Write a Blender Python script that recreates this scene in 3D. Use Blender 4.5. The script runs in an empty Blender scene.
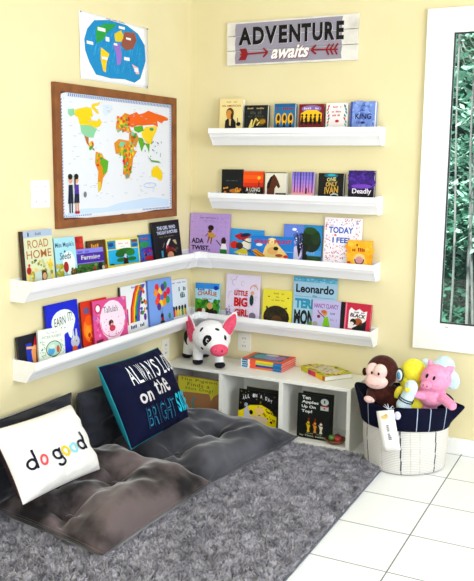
import bpy, bmesh, math, random
from math import sin, cos, pi, radians, sqrt, atan2, hypot
from mathutils import Vector, Matrix, noise
random.seed(7)
SC = bpy.context.scene
COL = SC.collection

# ------------------------------------------------------------------ materials
def lin(h):
    v = [int(h[i:i+2], 16)/255 for i in (0, 2, 4)]
    return [x/12.92 if x <= .04045 else ((x+.055)/1.055)**2.4 for x in v] + [1]
_M = {}
def mat(h, rough=.5, **kw):
    key = (h, rough, tuple(sorted(kw.items())))
    if key in _M: return _M[key]
    m = bpy.data.materials.new('mat_'+h); m.use_nodes = True
    b = m.node_tree.nodes['Principled BSDF']
    b.inputs['Base Color'].default_value = lin(h); b.inputs['Roughness'].default_value = rough
    if rough >= .7: b.inputs['Specular IOR Level'].default_value = .12
    for k, v in kw.items(): b.inputs[k.replace('_', ' ')].default_value = v
    _M[key] = m
    return m
def nodes(m):
    nt = m.node_tree
    return nt, nt.nodes, nt.links, nt.nodes['Principled BSDF']
def deep(h, g=1.32, st=1.12):
    """printers' ink is deeper than the hex picked by eye"""
    v = [(int(h[i:i+2], 16)/255) for i in (0, 2, 4)]
    m_ = sum(v)/3; v = [min(1, max(0, m_+(x-m_)*st))**g for x in v]
    return ''.join('%02X' % round(x*255) for x in v)
def noise_mat(name, c1, c2, scale, rough=.6, bump=0, bscale=None, detail=3, dist=.01, sheen=0, coord='Object', lo=.35, hi=.65):
    m = bpy.data.materials.new(name); m.use_nodes = True
    nt, N, L, b = nodes(m)
    tc = N.new('ShaderNodeTexCoord'); n = N.new('ShaderNodeTexNoise')
    n.inputs['Scale'].default_value = scale; n.inputs['Detail'].default_value = detail
    L.new(tc.outputs[coord], n.inputs['Vector'])
    r = N.new('ShaderNodeValToRGB'); r.color_ramp.elements[0].position = lo; r.color_ramp.elements[1].position = hi
    r.color_ramp.elements[0].color = lin(c1); r.color_ramp.elements[1].color = lin(c2)
    L.new(n.outputs['Fac'], r.inputs['Fac']); L.new(r.outputs['Color'], b.inputs['Base Color'])
    b.inputs['Roughness'].default_value = rough
    if rough >= .74: b.inputs['Specular IOR Level'].default_value = .12
    if sheen:
        b.inputs['Sheen Weight'].default_value = sheen; b.inputs['Sheen Roughness'].default_value = .35
    if bump:
        n2 = N.new('ShaderNodeTexNoise'); n2.inputs['Scale'].default_value = bscale or scale*8; n2.inputs['Detail'].default_value = 4
        L.new(tc.outputs[coord], n2.inputs['Vector'])
        bp = N.new('ShaderNodeBump'); bp.inputs['Strength'].default_value = bump; bp.inputs['Distance'].default_value = dist
        L.new(n2.outputs['Fac'], bp.inputs['Height']); L.new(bp.outputs['Normal'], b.inputs['Normal'])
    return m

# ------------------------------------------------------------------ mesh helpers
def link(o, parent=None):
    COL.objects.link(o)
    if parent is not None: o.parent = parent
    return o
def mesh_obj(name, verts, faces, mats, parent=None, idx=None, smooth=False):
    me = bpy.data.meshes.new(name); me.from_pydata([tuple(v) for v in verts], [], faces)
    for m in (mats if isinstance(mats, (list, tuple)) else [mats]): me.materials.append(m)
    if idx is not None: me.polygons.foreach_set('material_index', idx)
    if smooth: me.polygons.foreach_set('use_smooth', [True]*len(me.polygons))
    me.update()
    return link(bpy.data.objects.new(name, me), parent)
def bm_obj(name, bm, mats, parent=None, smooth=False):
    bmesh.ops.recalc_face_normals(bm, faces=bm.faces)
    me = bpy.data.meshes.new(name); bm.to_mesh(me); bm.free()
    for m in (mats if isinstance(mats, (list, tuple)) else [mats]): me.materials.append(m)
    if smooth: me.polygons.foreach_set('use_smooth', [True]*len(me.polygons))
    return link(bpy.data.objects.new(name, me), parent)
def box(bm, x0, x1, y0, y1, z0, z1, bev=0, mi=0, M=None):
    g = bmesh.ops.create_cube(bm, size=1)
    vs = g['verts']
    T = Matrix.Translation(((x0+x1)/2, (y0+y1)/2, (z0+z1)/2)) @ Matrix.Diagonal((x1-x0, y1-y0, z1-z0, 1))
    bmesh.ops.transform(bm, matrix=T, verts=vs)
    if M is not None: bmesh.ops.transform(bm, matrix=M, verts=vs)
    fs = set(f for v in vs for f in v.link_faces)
    for f in fs: f.material_index = mi
    if bev:
        es = list(set(e for v in vs for e in v.link_edges))
        r = bmesh.ops.bevel(bm, geom=es, offset=bev, segments=2, affect='EDGES', profile=.5)
        for f in r['faces']: f.material_index = mi
def box_obj(name, x0, x1, y0, y1, z0, z1, m, parent=None, bev=0):
    bm = bmesh.new(); box(bm, x0, x1, y0, y1, z0, z1, bev)
    return bm_obj(name, bm, m, parent)
def ball(bm, c, r, rot=(0, 0, 0), seg=20, mi=0):
    g = bmesh.ops.create_uvsphere(bm, u_segments=seg, v_segments=seg//2+2, radius=1)
    from mathutils import Euler
    r = (r, r, r) if isinstance(r, (int, float)) else r
    T = Matrix.Translation(c) @ Euler([radians(a) for a in rot]).to_matrix().to_4x4() @ Matrix.Diagonal((*r, 1))
    bmesh.ops.transform(bm, matrix=T, verts=g['verts'])
    for f in set(f for v in g['verts'] for f in v.link_faces): f.material_index = mi
def limb(bm, a, b, ra, rb, n=8):
    a, b = Vector(a), Vector(b)
    for i in range(n+1):
        t = i/n; ball(bm, a.lerp(b, t), ra+(rb-ra)*t, seg=14)
def tube(bm, pts, r, seg=8, closed=False):
    pts = [Vector(p) for p in pts]; n = len(pts); rings = []
    for i, p in enumerate(pts):
        a = pts[(i-1) % n] if (closed or i > 0) else p
        b = pts[(i+1) % n] if (closed or i < n-1) else p
        d = (b-a).normalized(); up = Vector((0, 0, 1)) if abs(d.z) < .9 else Vector((1, 0, 0))
        s = d.cross(up).normalized(); t = s.cross(d)
        rr = r[i] if isinstance(r, (list, tuple)) else r
        rings.append([bm.verts.new(p + (s*cos(2*pi*k/seg)+t*sin(2*pi*k/seg))*rr) for k in range(seg)])
    for i in range(n if closed else n-1):
        A, B = rings[i], rings[(i+1) % n]
        for k in range(seg): bm.faces.new((A[k], A[(k+1) % seg], B[(k+1) % seg], B[k]))
    if not closed:
        bm.faces.new(rings[0][::-1]); bm.faces.new(rings[-1])
def remesh(name, bm, m, parent=None, voxel=.004, smooth=4):
    """melt overlapping volumes into one continuous skin"""
    tmp = bm_obj('tmp', bm, m)
    r = tmp.modifiers.new('r', 'REMESH'); r.mode = 'VOXEL'; r.voxel_size = voxel; r.use_smooth_shade = True
    s = tmp.modifiers.new('s', 'SMOOTH'); s.iterations = smooth; s.factor = .5
    dg = bpy.context.evaluated_depsgraph_get(); dg.update()
    me = bpy.data.meshes.new_from_object(tmp.evaluated_get(dg)); me.name = name
    if not me.materials: me.materials.append(m)
    me.polygons.foreach_set('use_smooth', [True]*len(me.polygons))
    bpy.data.objects.remove(tmp)
    return link(bpy.data.objects.new(name, me), parent)
_T = {}
def text_geo(s, bold=0, shear=0, spacing=1.0):
    """lettering as a flat triangle mesh normalised to the unit square"""
    key = (s, bold, shear, spacing)
    if key in _T: return _T[key]
    cu = bpy.data.curves.new('t', 'FONT'); cu.body = s; cu.offset = bold; cu.shear = shear; cu.space_character = spacing
    cu.resolution_u = 3; cu.fill_mode = 'FRONT'
    o = bpy.data.objects.new('t', cu); COL.objects.link(o)
    dg = bpy.context.evaluated_depsgraph_get(); dg.update()
    me = bpy.data.meshes.new_from_object(o.evaluated_get(dg))
    V = [v.co.copy() for v in me.vertices]; F = [tuple(p.vertices) for p in me.polygons]
    x0 = min(v.x for v in V); x1 = max(v.x for v in V); y0 = min(v.y for v in V); y1 = max(v.y for v in V)
    V = [((v.x-x0)/(x1-x0), (v.y-y0)/(y1-y0)) for v in V]
    bpy.data.objects.remove(o); bpy.data.meshes.remove(me); bpy.data.curves.remove(cu)
    _T[key] = (V, F, (x1-x0)/(y1-y0))
    return _T[key]

class Print:
    """flat printed art: stacked polygons, mapped to a surface by f(x, y, height)"""
    def __init__(s): s.V = []; s.F = []; s.I = []; s.cols = []; s.k = 0; s.n = 0
    def col(s, c):
        if c not in s.cols: s.cols.append(c)
        return s.cols.index(c)
    def poly(s, pts, c, lift=True):
        if lift: s.k += 1
        else: s.n = (s.n+1) % 12
        kk = s.k + (0 if lift else .075*s.n)
        a = len(s.V)
        ar = sum(pts[i][0]*pts[(i+1) % len(pts)][1]-pts[(i+1) % len(pts)][0]*pts[i][1] for i in range(len(pts)))
        if ar < 0: pts = pts[::-1]
        s.V += [(x, y, kk) for x, y in pts]; s.F.append(tuple(range(a, a+len(pts)))); s.I.append(s.col(c))
    def rect(s, x0, y0, x1, y1, c, lift=True): s.poly([(x0, y0), (x1, y0), (x1, y1), (x0, y1)], c, lift)
    def ell(s, cx, cy, rx, ry, c, n=18, lift=True, rot=0):
        q = []
        for i in range(n):
            a = 2*pi*i/n; x, y = rx*cos(a), ry*sin(a)
            q.append((cx+x*cos(rot)-y*sin(rot), cy+x*sin(rot)+y*cos(rot)))
        s.poly(q, c, lift)
    def ring(s, cx, cy, rx, ry, wd, c, a0=0, a1=2*pi, n=24, asp=1):
        s.k += 1
        for i in range(n):
            a, b = a0+(a1-a0)*i/n, a0+(a1-a0)*(i+1)/n
            s.poly([(cx+rx*cos(a), cy+ry*sin(a)), (cx+rx*cos(b), cy+ry*sin(b)), (cx+(rx-wd)*cos(b), cy+(ry-wd*asp)*sin(b)), (cx+(rx-wd)*cos(a), cy+(ry-wd*asp)*sin(a))], c, False)
    def line(s, pts, wd, c, asp=1):
        s.k += 1
        for (ax, ay), (bx, by) in zip(pts, pts[1:]):
            dx, dy = bx-ax, (by-ay)/asp; l = hypot(dx, dy) or 1; nx, ny = -dy/l*wd/2, dx/l*wd/2*asp
            s.poly([(ax+nx, ay+ny), (ax-nx, ay-ny), (bx-nx, by-ny), (bx+nx, by+ny)], c, False)
    def text(s, t, x0, y0, x1, y1, c, bold=.0, shear=0, rot=0, spacing=1.0, arch=0):
        V, F, _ = text_geo(t, bold, shear, spacing); s.k += 1; a = len(s.V)
        for x, y in V:
            X = x0+(x1-x0)*x; Y = y0+(y1-y0)*y + rot*(x-.5) + arch*(1-(2*x-1)**2)
            s.V.append((X, Y, s.k))
        ci = s.col(c)
        for f in F: s.F.append(tuple(a+i for i in f)); s.I.append(ci)
    def scatter(s, n, x0, y0, x1, y1, r, cs, seed=1, asp=1, leaf=1):
        rd = random.Random(seed); s.k += 1
        for i in range(n):
            q = r*rd.uniform(.6, 1.3)
            s.ell(rd.uniform(x0, x1), rd.uniform(y0, y1), q*leaf, q*asp, rd.choice(cs), 7, False, rd.uniform(0, 3) if leaf != 1 else 0)
    def scribble(s, x0, y0, x1, y1, c, n=7, seed=1):
        """illegible small print"""
        rd = random.Random(seed); s.k += 1; w = (x1-x0)/n
        for i in range(n):
            if rd.random() < .12: continue
            h = (y1-y0)*rd.uniform(.6, 1)
            s.rect(x0+w*i, y0, x0+w*(i+.72), y0+h, c, False)
    def build(s, name, parent, f, rough=.4, fine=0):
        ms = [mat(deep(c), rough, Specular_IOR_Level=.25) for c in s.cols]
        if not fine: return mesh_obj(name, [f(x, y, k) for x, y, k in s.V], s.F, ms, parent, s.I)
        bm = bmesh.new(); vv = [bm.verts.new(v) for v in s.V]
        for q, i in zip(s.F, s.I):
            try: bm.faces.new([vv[j] for j in q]).material_index = i
            except ValueError: pass
        for it in range(5):
            bmesh.ops.triangulate(bm, faces=bm.faces)
            es = [e for e in bm.edges if (e.verts[0].co.xy-e.verts[1].co.xy).length > fine]
            if not es: break
            bmesh.ops.subdivide_edges(bm, edges=es, cuts=1)
        bmesh.ops.triangulate(bm, faces=bm.faces)
        for v in bm.verts: v.co = f(v.co.x, v.co.y, v.co.z)
        me = bpy.data.meshes.new(name); bm.to_mesh(me); bm.free()
        for m_ in ms: me.materials.append(m_)
        return link(bpy.data.objects.new(name, me), parent)

# ------------------------------------------------------------------ tagging
def tag(o, label, cat, group=None, kind=None):
    o['label'] = label; o['category'] = cat
    if group: o['group'] = group
    if kind: o['kind'] = kind
    return o
def thing(name, label, cat, loc=(0, 0, 0), rz=0, group=None):
    o = bpy.data.objects.new(name, None); COL.objects.link(o); o.empty_display_size = .05
    o.location = loc; o.rotation_euler = (0, 0, rz)
    return tag(o, label, cat, group)
def structure(o): o['kind'] = 'structure'; return o

# ------------------------------------------------------------------ camera
cam = bpy.data.cameras.new('camera'); co = bpy.data.objects.new('camera', cam); COL.objects.link(co)
cam.sensor_fit = 'HORIZONTAL'; cam.sensor_width = 36; cam.lens = 804.537/474*36
a, b, c = radians(-26.62620188), radians(9.23664057), radians(-.5645598)
fw = Vector((sin(a)*cos(b), cos(a)*cos(b), -sin(b))); r = Vector((cos(a), -sin(a), 0)); d = fw.cross(r)
r2 = cos(c)*r+sin(c)*d; d2 = -sin(c)*r+cos(c)*d
co.matrix_world = Matrix(((r2.x, -d2.x, -fw.x, 2.32133), (r2.y, -d2.y, -fw.y, -4.02914), (r2.z, -d2.z, -fw.z, 1.471), (0, 0, 0, 1)))
cam.clip_start = .05; cam.clip_end = 200
SC.camera = co
SC.view_settings.view_transform = 'Standard'; SC.view_settings.look = 'None'; SC.view_settings.gamma = 1; SC.view_settings.use_curve_mapping = False
SC.view_settings.exposure = 0.22

# ------------------------------------------------------------------ setting
wallm = noise_mat('yellow_wall_paint', 'E3D7AA', 'E6DAB0', 3, .75, .06, 260, dist=.002)
white = mat('F4F3F0', .35); ceilm = mat('F3F1EA', .8)
XR, YB, ZC = 4.6, -6.2, 2.62
WX0, WX1, WZ0, WZ1 = 1.43, 2.33, .645, 2.10          # opening behind the casing
structure(box_obj('wall_left', -.12, 0, YB, .12, 0, ZC, wallm))
bm = bmesh.new()
for (x0, x1, z0, z1) in ((0, WX0, 0, ZC), (WX1, XR, 0, ZC), (WX0, WX1, 0, WZ0), (WX0, WX1, WZ1, ZC)): box(bm, x0, x1, 0, .12, z0, z1)
structure(bm_obj('wall_back', bm, wallm))
structure(box_obj('ceiling', -.12, XR, YB, .12, ZC, ZC+.1, ceilm))
# tiled floor
m = bpy.data.materials.new('white_floor_tiles'); m.use_nodes = True
nt, N, L, bs = nodes(m)
tc = N.new('ShaderNodeTexCoord'); sp = N.new('ShaderNodeSeparateXYZ'); L.new(tc.outputs['Object'], sp.inputs[0])
def mth(op, x, y=None, cl=False):
    n = N.new('ShaderNodeMath'); n.operation = op; n.use_clamp = cl
    for i, v in enumerate((x, y)):
        if v is None: continue
        if isinstance(v, (int, float)): n.inputs[i].default_value = v
        else: L.new(v, n.inputs[i])
    return n.outputs[0]
def grout(sock, x0, s):
    fr = mth('FRACT', mth('ADD', mth('DIVIDE', mth('SUBTRACT', sock, x0), s), 50.5))
    return mth('LESS_THAN', mth('ABSOLUTE', mth('SUBTRACT', fr, .5)), .0085)
g = mth('MAXIMUM', grout(sp.outputs['X'], 1.597, .33), grout(sp.outputs['Y'], -.362, .33))
mx = N.new('ShaderNodeMixRGB'); mx.inputs[1].default_value = lin('F0F2F4'); mx.inputs[2].default_value = lin('6E747A')
L.new(g, mx.inputs[0]); L.new(mx.outputs[0], bs.inputs['Base Color'])
L.new(mth('ADD', mth('MULTIPLY', g, .5), .28), bs.inputs['Roughness'])
bp = N.new('ShaderNodeBump'); bp.inputs['Strength'].default_value = .5; bp.inputs['Distance'].default_value = .002; bp.invert = True
L.new(g, bp.inputs['Height']); L.new(bp.outputs['Normal'], bs.inputs['Normal'])
structure(box_obj('floor', -.12, XR, YB, .12, -.1, 0, m))
# baseboards
def baseboard(name, bx):
    bm = bmesh.new(); box(bm, *bx, 0, .068, .0015); x0, x1, y0, y1 = bx
    if name.endswith('back'): box(bm, x0, x1, y0+.005, y1, .066, .078, .0015)
    else: box(bm, x0, x1-.005, y0, y1, .066, .078, .0015)
    return structure(bm_obj(name, bm, white))
baseboard('baseboard_back', (1.10, XR, -.013, -.0002))
baseboard('baseboard_left', (.0002, .013, YB, -.32))
# window: casing, jamb, sash, gasket, pane
wf = structure(bpy.data.objects.new('window_1', None)); COL.objects.link(wf); wf.location = (1.322, 0, .529)
def wbox(name, x0, x1, y0, y1, z0, z1, m, bev=.002):
    o = box_obj(name, x0-1.322, x1-1.322, y0, y1, z0-.529, z1-.529, m, wf, bev); return o
CX1 = 2.438
for n_, q in (('casing', (1.322, 1.434, -.022, -.0004, .529, 2.194)), ('casing', (CX1-.112, CX1, -.022, -.0004, .529, 2.194)),
              ('casing', (1.434, CX1-.112, -.022, -.0004, 2.09, 2.194)), ('casing', (1.434, CX1-.112, -.022, -.0004, .529, .648))): wbox(n_, *q, white)
def frame_ring(name, x0, x1, z0, z1, wd, y0, y1, m, bev=.001):
    bm = bmesh.new()
    for q in ((x0, x0+wd, z0, z1), (x1-wd, x1, z0, z1), (x0+wd, x1-wd, z0, z0+wd), (x0+wd, x1-wd, z1-wd, z1)):
        box(bm, q[0]-1.322, q[1]-1.322, y0, y1, q[2]-.529, q[3]-.529, bev)
    return bm_obj(name, bm, m, wf)
frame_ring('sash', 1.4305, 2.3295, .6455, 2.0995, .0195, -.012, .05, white)
frame_ring('gasket', 1.450, 2.310, .665, 2.080, .005, .002, .02, mat('30383C', .6))
glass = bpy.data.materials.new('window_glass'); glass.use_nodes = True
nt, N, L, bs = nodes(glass)
tr = N.new('ShaderNodeBsdfTransparent'); tr.inputs[0].default_value = (.93, .98, .97, 1); gl = N.new('ShaderNodeBsdfGlossy'); gl.inputs['Roughness'].default_value = .02
mx = N.new('ShaderNodeMixShader'); mx.inputs[0].default_value = .02
L.new(tr.outputs[0], mx.inputs[1]); L.new(gl.outputs[0], mx.inputs[2]); L.new(mx.outputs[0], N['Material Output'].inputs[0])
wbox('pane', 1.452, 2.308, .008, .014, .667, 2.078, glass, 0)
bm = bmesh.new(); box(bm, .158, .176, -.0225, -.0215, .1215, .1245)
bm_obj('maker_mark', bm, mat('777B7E'), wf)

# ------------------------------------------------------------------ gutters used as book ledges
gutm = mat('F6F6F8', .38)
PO = [(.0006, .092), (.0006, 0), (.072, 0), (.080, .012), (.093, .030), (.107, .045), (.112, .060), (.127, .062), (.127, .089), (.117, .089)]
PI_ = [(.117, .087), (.125, .087), (.125, .064), (.1105, .062), (.1055, .0465), (.0915, .0315), (.0785, .0135), (.071, .002), (.0026, .002), (.0026, .092)]
PROF = PO+PI_
def sweep(name, stations, prof, parent, m=gutm):
    """stations: functions d -> (x, y) with z offset"""
    bm = bmesh.new(); rings = []
    for fx, z in stations: rings.append([bm.verts.new((*fx(dd), z+zz)) for dd, zz in prof])
    n = len(prof)
    for A, B in zip(rings, rings[1:]):
        for k in range(n): bm.faces.new((A[k], A[(k+1) % n], B[(k+1) % n], B[k]))
    bm.faces.new(rings[0][::-1]); bm.faces.new(rings[-1])
    return bm_obj(name, bm, m, parent)
def grow(e, lip=True):
    return [(.0006, .093), (.0006, -e), (.072+e, -e), (.080+e, .012-e/2), (.093+e, .030-e/2), (.107+e, .045-e/2), (.112+e, .060-e), (.127+e, .062-e), (.127+e, .089+e), (.117, .089+e)]
def back_ledge(name, x0, x1, z, label):
    t = thing(name, label, 'ledge', (0, 0, 0), 0)
    sweep('gutter_channel', [(lambda d: (x0, -d), z), (lambda d: (x1, -d), z)], PROF, t)
    for xa, xb in ((x0-.003, x0+.012), (x1-.012, x1+.003)):
        # cap: solid end plate plus a rim around the channel
        sweep('end_cap', [(lambda d: (xa if xa < x0 else xb-.003, -d), z), (lambda d: (xa+.003 if xa < x0 else xb, -d), z)], grow(.0015), t)
    return t
back_ledge('book_ledge', .184, 1.128, 1.548, 'white gutter book ledge highest on the back wall, just below the ADVENTURE sign')
back_ledge('book_ledge', .184, 1.128, 1.202, 'white gutter book ledge on the back wall, second from the top, holding small dark novels')
def corner_ledge(name, zl, zc, zr, label):
    t = thing(name, label, 'ledge')
    L_ = (lambda d: (d, -1.502), zl); Cn = (lambda d: (d, -d), zc); R_ = (lambda d: (1.128, -d), zr)
    sweep('gutter_channel', [L_, Cn, R_], PROF, t)
    g = grow(.0012); gi = [(x-(.0012 if i > 1 else 0), y+(.0012 if 0 < i < 9 else -.001)) for i, (x, y) in enumerate(g)]
    # corner joint sleeve
    shell = grow(.0035)+[(.117, .0906), (.1284, .0906), (.1284, .0615), (.1133, .0595), (.1083, .0441), (.0943, .0291), (.0813, .0111), (.0725, -.0011), (.0006, -.0011)]
    shell = shell[2:11] + shell[11:-1]
    k1 = (zl-zc)/1.502*.18; k2 = (zr-zc)/1.128*.18
    sweep('corner_joint', [(lambda d: (d, -.18), zc+k1), (lambda d: (d, -d), zc), (lambda d: (.18, -d), zc+k2)], shell, t)
    sweep('end_cap', [(lambda d: (d, -1.505), zl), (lambda d: (d, -1.502), zl)], grow(.0015), t)
    sweep('end_cap', [(lambda d: (1.128, -d), zr), (lambda d: (1.131, -d), zr)], grow(.0015), t)
    return t
corner_ledge('corner_book_ledge', .880, .870, .862, 'white gutter book ledge wrapping the corner, the upper of the two long ones')
corner_ledge('corner_book_ledge', .540, .527, .518, 'white gutter book ledge wrapping the corner, the lower of the two long ones')
# ------------------------------------------------------------------ books on the ledges
BOOKS = {k[0]: k for k in [
    ('hamilton','B',0.209,1.552,0.058,0.139,0.246,0.040,0.049,-0.005),
    ('dark_novel','B',0.355,1.552,0.046,0.137,0.209,0.028,0.057,-0.004),
    ('blue_trio','B',0.531,1.552,0.046,0.119,0.214,0.028,0.056,-0.004),
    ('yellow_dance','B',0.669,1.552,0.038,0.139,0.209,0.020,0.057,-0.003),
    ('teal_leaves','B',0.823,1.552,0.042,0.118,0.211,0.024,0.057,0.004),
    ('king','B',0.958,1.552,0.054,0.128,0.215,0.036,0.056,-0.004),
    ('black_gold','B',0.212,1.206,0.032,0.130,0.212,0.014,0.057,0.006),
    ('sunset','B',0.346,1.206,0.032,0.122,0.203,0.014,0.059,0.004),
    ('horse','B',0.487,1.206,0.050,0.124,0.200,0.032,0.060,0.004),
    ('purple_forest','B',0.640,1.206,0.044,0.125,0.205,0.026,0.058,-0.004),
    ('ever','B',0.790,1.206,0.044,0.138,0.201,0.026,0.060,-0.004),
    ('deadly','B',0.955,1.206,0.042,0.138,0.216,0.024,0.056,0.004),
    ('ada','B',0.009,0.874,0.040,0.256,0.296,0.010,0.081,0.003),
    ('iggy','B',0.265,0.876,0.040,0.203,0.217,0.010,0.111,-0.019),
    ('violet','B',0.407,0.871,0.054,0.251,0.189,0.010,0.108,0.012),
    ('treeblue','B',0.593,0.869,0.040,0.222,0.262,0.010,0.092,0.004),
    ('today','B',0.826,0.869,0.041,0.204,0.308,0.012,0.075,-0.005),
    ('orange','B',0.966,0.867,0.057,0.133,0.198,0.012,0.075,0.007),
    ('charlie','B',0.050,0.530,0.042,0.157,0.237,0.014,0.095,0.030),
    ('biggirl','B',0.245,0.529,0.040,0.210,0.305,0.010,0.079,0.003),
    ('yellowhair','B',0.475,0.527,0.040,0.177,0.239,0.010,0.100,-0.000),
    ('leonardo','B',0.657,0.525,0.040,0.248,0.325,0.010,0.074,0.000),
    ('lilac','B',0.778,0.525,0.054,0.155,0.210,0.010,0.074,-0.003),
    ('black_dog','B',0.930,0.527,0.046,0.165,0.207,0.020,0.097,-0.024),
    ('roadhome','L',-1.448,0.883,0.048,0.183,0.285,0.024,0.065,0.002),
    ('redback','L',-1.192,0.882,0.039,0.161,0.235,0.008,0.106,-0.007),
    ('seeds','L',-1.252,0.883,0.051,0.146,0.241,0.008,0.106,-0.008),
    ('brown','L',-0.999,0.883,0.039,0.138,0.207,0.008,0.120,-0.019),
    ('farming','L',-1.106,0.887,0.051,0.204,0.174,0.008,0.123,-0.030),
    ('baobab','L',-0.858,0.887,0.040,0.280,0.196,0.010,0.123,-0.030),
    ('bluemulti','L',-0.567,0.881,0.039,0.166,0.203,0.008,0.123,-0.021),
    ('girl','L',-0.453,0.876,0.055,0.274,0.266,0.012,0.120,0.006),
    ('farmit','L',-1.311,0.543,0.040,0.226,0.287,0.010,0.084,-0.005),
    ('darkface','L',-1.495,0.546,0.041,0.152,0.180,0.012,0.130,-0.019),
    ('pathgreen','L',-1.393,0.552,0.052,0.175,0.184,0.008,0.088,-0.059),
    ('orangebear','L',-1.063,0.542,0.039,0.206,0.265,0.008,0.094,-0.015),
    ('isabel','L',-0.997,0.551,0.053,0.276,0.251,0.010,0.097,-0.045),
    ('rainbow','L',-0.748,0.541,0.039,0.253,0.294,0.008,0.085,-0.015),
    ('goodboy','L',-0.288,0.541,0.039,0.201,0.266,0.008,0.094,-0.043),
    ('balloons','L',-0.515,0.543,0.055,0.237,0.296,0.012,0.094,-0.035),

]}
paper = mat('EFEADC', .8)
VIS = {'L': .26, 'B': .3}
def make_book(name, label, group, w, h, t, cover, spine, art, vy0, place, pages=None, cat='book'):
    """local: x right, y up the cover, z out of the cover; place = (origin, X, U)"""
    o, X, U = place; Z = X.cross(U)
    root = thing(name, label, cat, (0, 0, 0), 0, group)
    root.matrix_world = Matrix(((X.x, U.x, Z.x, o.x), (X.y, U.y, Z.y, o.y), (X.z, U.z, Z.z, o.z), (0, 0, 0, 1)))
    root.matrix_basis = root.matrix_world.copy()
    e = min(.0022, t*.16)
    bm = bmesh.new()
    box(bm, 0, w, 0, h, -e, 0, .0006); box(bm, 0, w, 0, h, -t, -t+e, .0006)
    cvr = bm_obj('cover', bm, mat(deep(cover), .4), root)
    sp = box_obj('spine', -.0008, e, 0, h, -t+.0002, -.0002, mat(deep(spine), .45), root, .0005)
    box_obj('page_block', e+.0003, w-.004, .003, h-.003, -t+e+.0002, -e-.0002, mat(pages, .8) if pages else paper, root)
    P = Print(); art(P)
    vv = vy0
    P.build('cover_print', cvr, lambda x, y, k: (x*w, (vv+(1-vv)*y)*h if y > 0 else 0.002, .0003+.00012*k))
    return root
def shelf_place(key):
    _, wall, a0, z0, yb, w, h, t, th, roll = BOOKS[key]
    if wall == 'B':
        X = Vector((1, 0, 0)); U = Vector((0, sin(th), cos(th))); o = Vector((a0, -yb, z0))
    else:
        X = Vector((0, 1, 0)); U = Vector((-sin(th), 0, cos(th))); o = Vector((yb, a0, z0))
    Rr = Matrix.Rotation(roll, 3, X.cross(U))
    return (o, Rr @ X, Rr @ U), w, h, t
# --- cover art, in the unit square of the part of the cover above the ledge lip
def a_hamilton(P):
    P.rect(0, 0, 1, 1, 'EFE3B4'); P.scribble(.3, .86, .75, .92, 'C9BC8C', 9); P.text('AN AMERICAN', .1, .72, .92, .79, 'A6402E', .01)
    P.poly([(.2, 0), (.26, .25), (.4, .35), (.6, .33), (.72, .2), (.78, 0)], '2C2018'); P.poly([(.42, .3), (.52, .32), (.5, .06), (.44, .1)], 'D9C9A0')
    P.ell(.46, .5, .17, .19, '6A4F2E'); P.ell(.42, .46, .12, .16, 'D8A04E'); P.ell(.55, .4, .06, .12, '4E3A24')
    P.ell(.84, .13, .1, .07, '221A14'); P.line([(.82, .1), (.8, .34)], .03, '3A3024')
def a_dark(P):
    P.rect(0, 0, 1, 1, '22282B'); P.scribble(.12, .83, .85, .9, 'C9B98C', 11); P.scribble(.25, .6, .75, .76, '5C625C', 6, 3); P.scribble(.16, .46, .85, .58, '56564A', 7, 4)
    P.ell(.72, .25, .24, .17, '6A5A24', rot=.3); P.ell(.78, .27, .14, .1, 'B4923A', rot=.3)
    P.line([(.22, 0), (.34, .36)], .06, 'EFE3A0'); P.line([(.36, .02), (.5, .42), (.6, .3)], .06, 'E6D780'); P.line([(.55, .1), (.66, .25)], .05, 'F2E8B4')
def a_trio(P):
    P.rect(0, 0, 1, 1, '3D83AE'); P.rect(0, .86, 1, 1, '3474A2'); P.scribble(.12, .74, .9, .85, '9A3F3A', 8, 2)
    for x in (.2, .5, .8): P.ell(x, .35, .13, .26, 'E9C23E'); P.ell(x+.01, .4, .07, .13, '3A2A22'); P.rect(x-.05, .02, x+.05, .2, '26303A')
    P.rect(0, 0, 1, .03, '1F3A55')
def a_dance(P):
    P.rect(0, 0, 1, 1, '8A2A38'); P.ell(.5, .8, .4, .15, '9C86B8'); P.scribble(.2, .77, .8, .87, 'E9D9F0', 8); P.poly([(.08, .25), (.08, .6), (.3, .74), (.7, .74), (.92, .6), (.92, .25)], 'F2CC3A')
    for i, x in enumerate((.14, .31, .49, .66, .84)):
        P.ell(x, .52, .045, .055, '15110F'); P.poly([(x-.07, .12), (x-.03, .46), (x+.03, .46), (x+.06, .12)], '15110F'); P.line([(x-.04, .4), (x+.07*(-1)**i, .3)], .03, '15110F')
def a_teal(P):
    P.rect(0, 0, 1, 1, 'F6F1F2'); rd = random.Random(3)
    for s in (0, 1):
        for i in range(7):
            P.ell((.1 if s == 0 else .9)+rd.uniform(-.04, .06)*(1 if s == 0 else -1), .08+i*.13, .035, .075, rd.choice(['3E9C9C', '6CB8B4', '2B7F86', 'D05A68']), 10, True, (-.5 if s == 0 else .5))
    P.scribble(.32, .8, .7, .87, 'C9657A', 7); P.scribble(.26, .6, .76, .68, 'CF8A98', 8, 4); P.scribble(.3, .44, .72, .52, 'CF8A98', 7, 5); P.ell(.52, .24, .09, .06, 'C6405A')
def a_king(P):
    P.rect(0, 0, 1, 1, '8FA6DC'); P.scatter(90, .02, .02, .98, .98, .06, ['8199D6', '9BB0E4', '7289C8', 'A9BCEA', '8FA6DC'], 5, 1.2)
    P.rect(0, 0, .07, 1, '4A5FA8'); P.text('KING', .2, .3, .86, .52, '1C2350', .02); P.scribble(.4, .62, .64, .7, '3C4A86', 4, 3); P.scribble(.45, .82, .58, .87, '3C4A86', 3); P.ell(.52, .16, .09, .05, '35427E')
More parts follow.
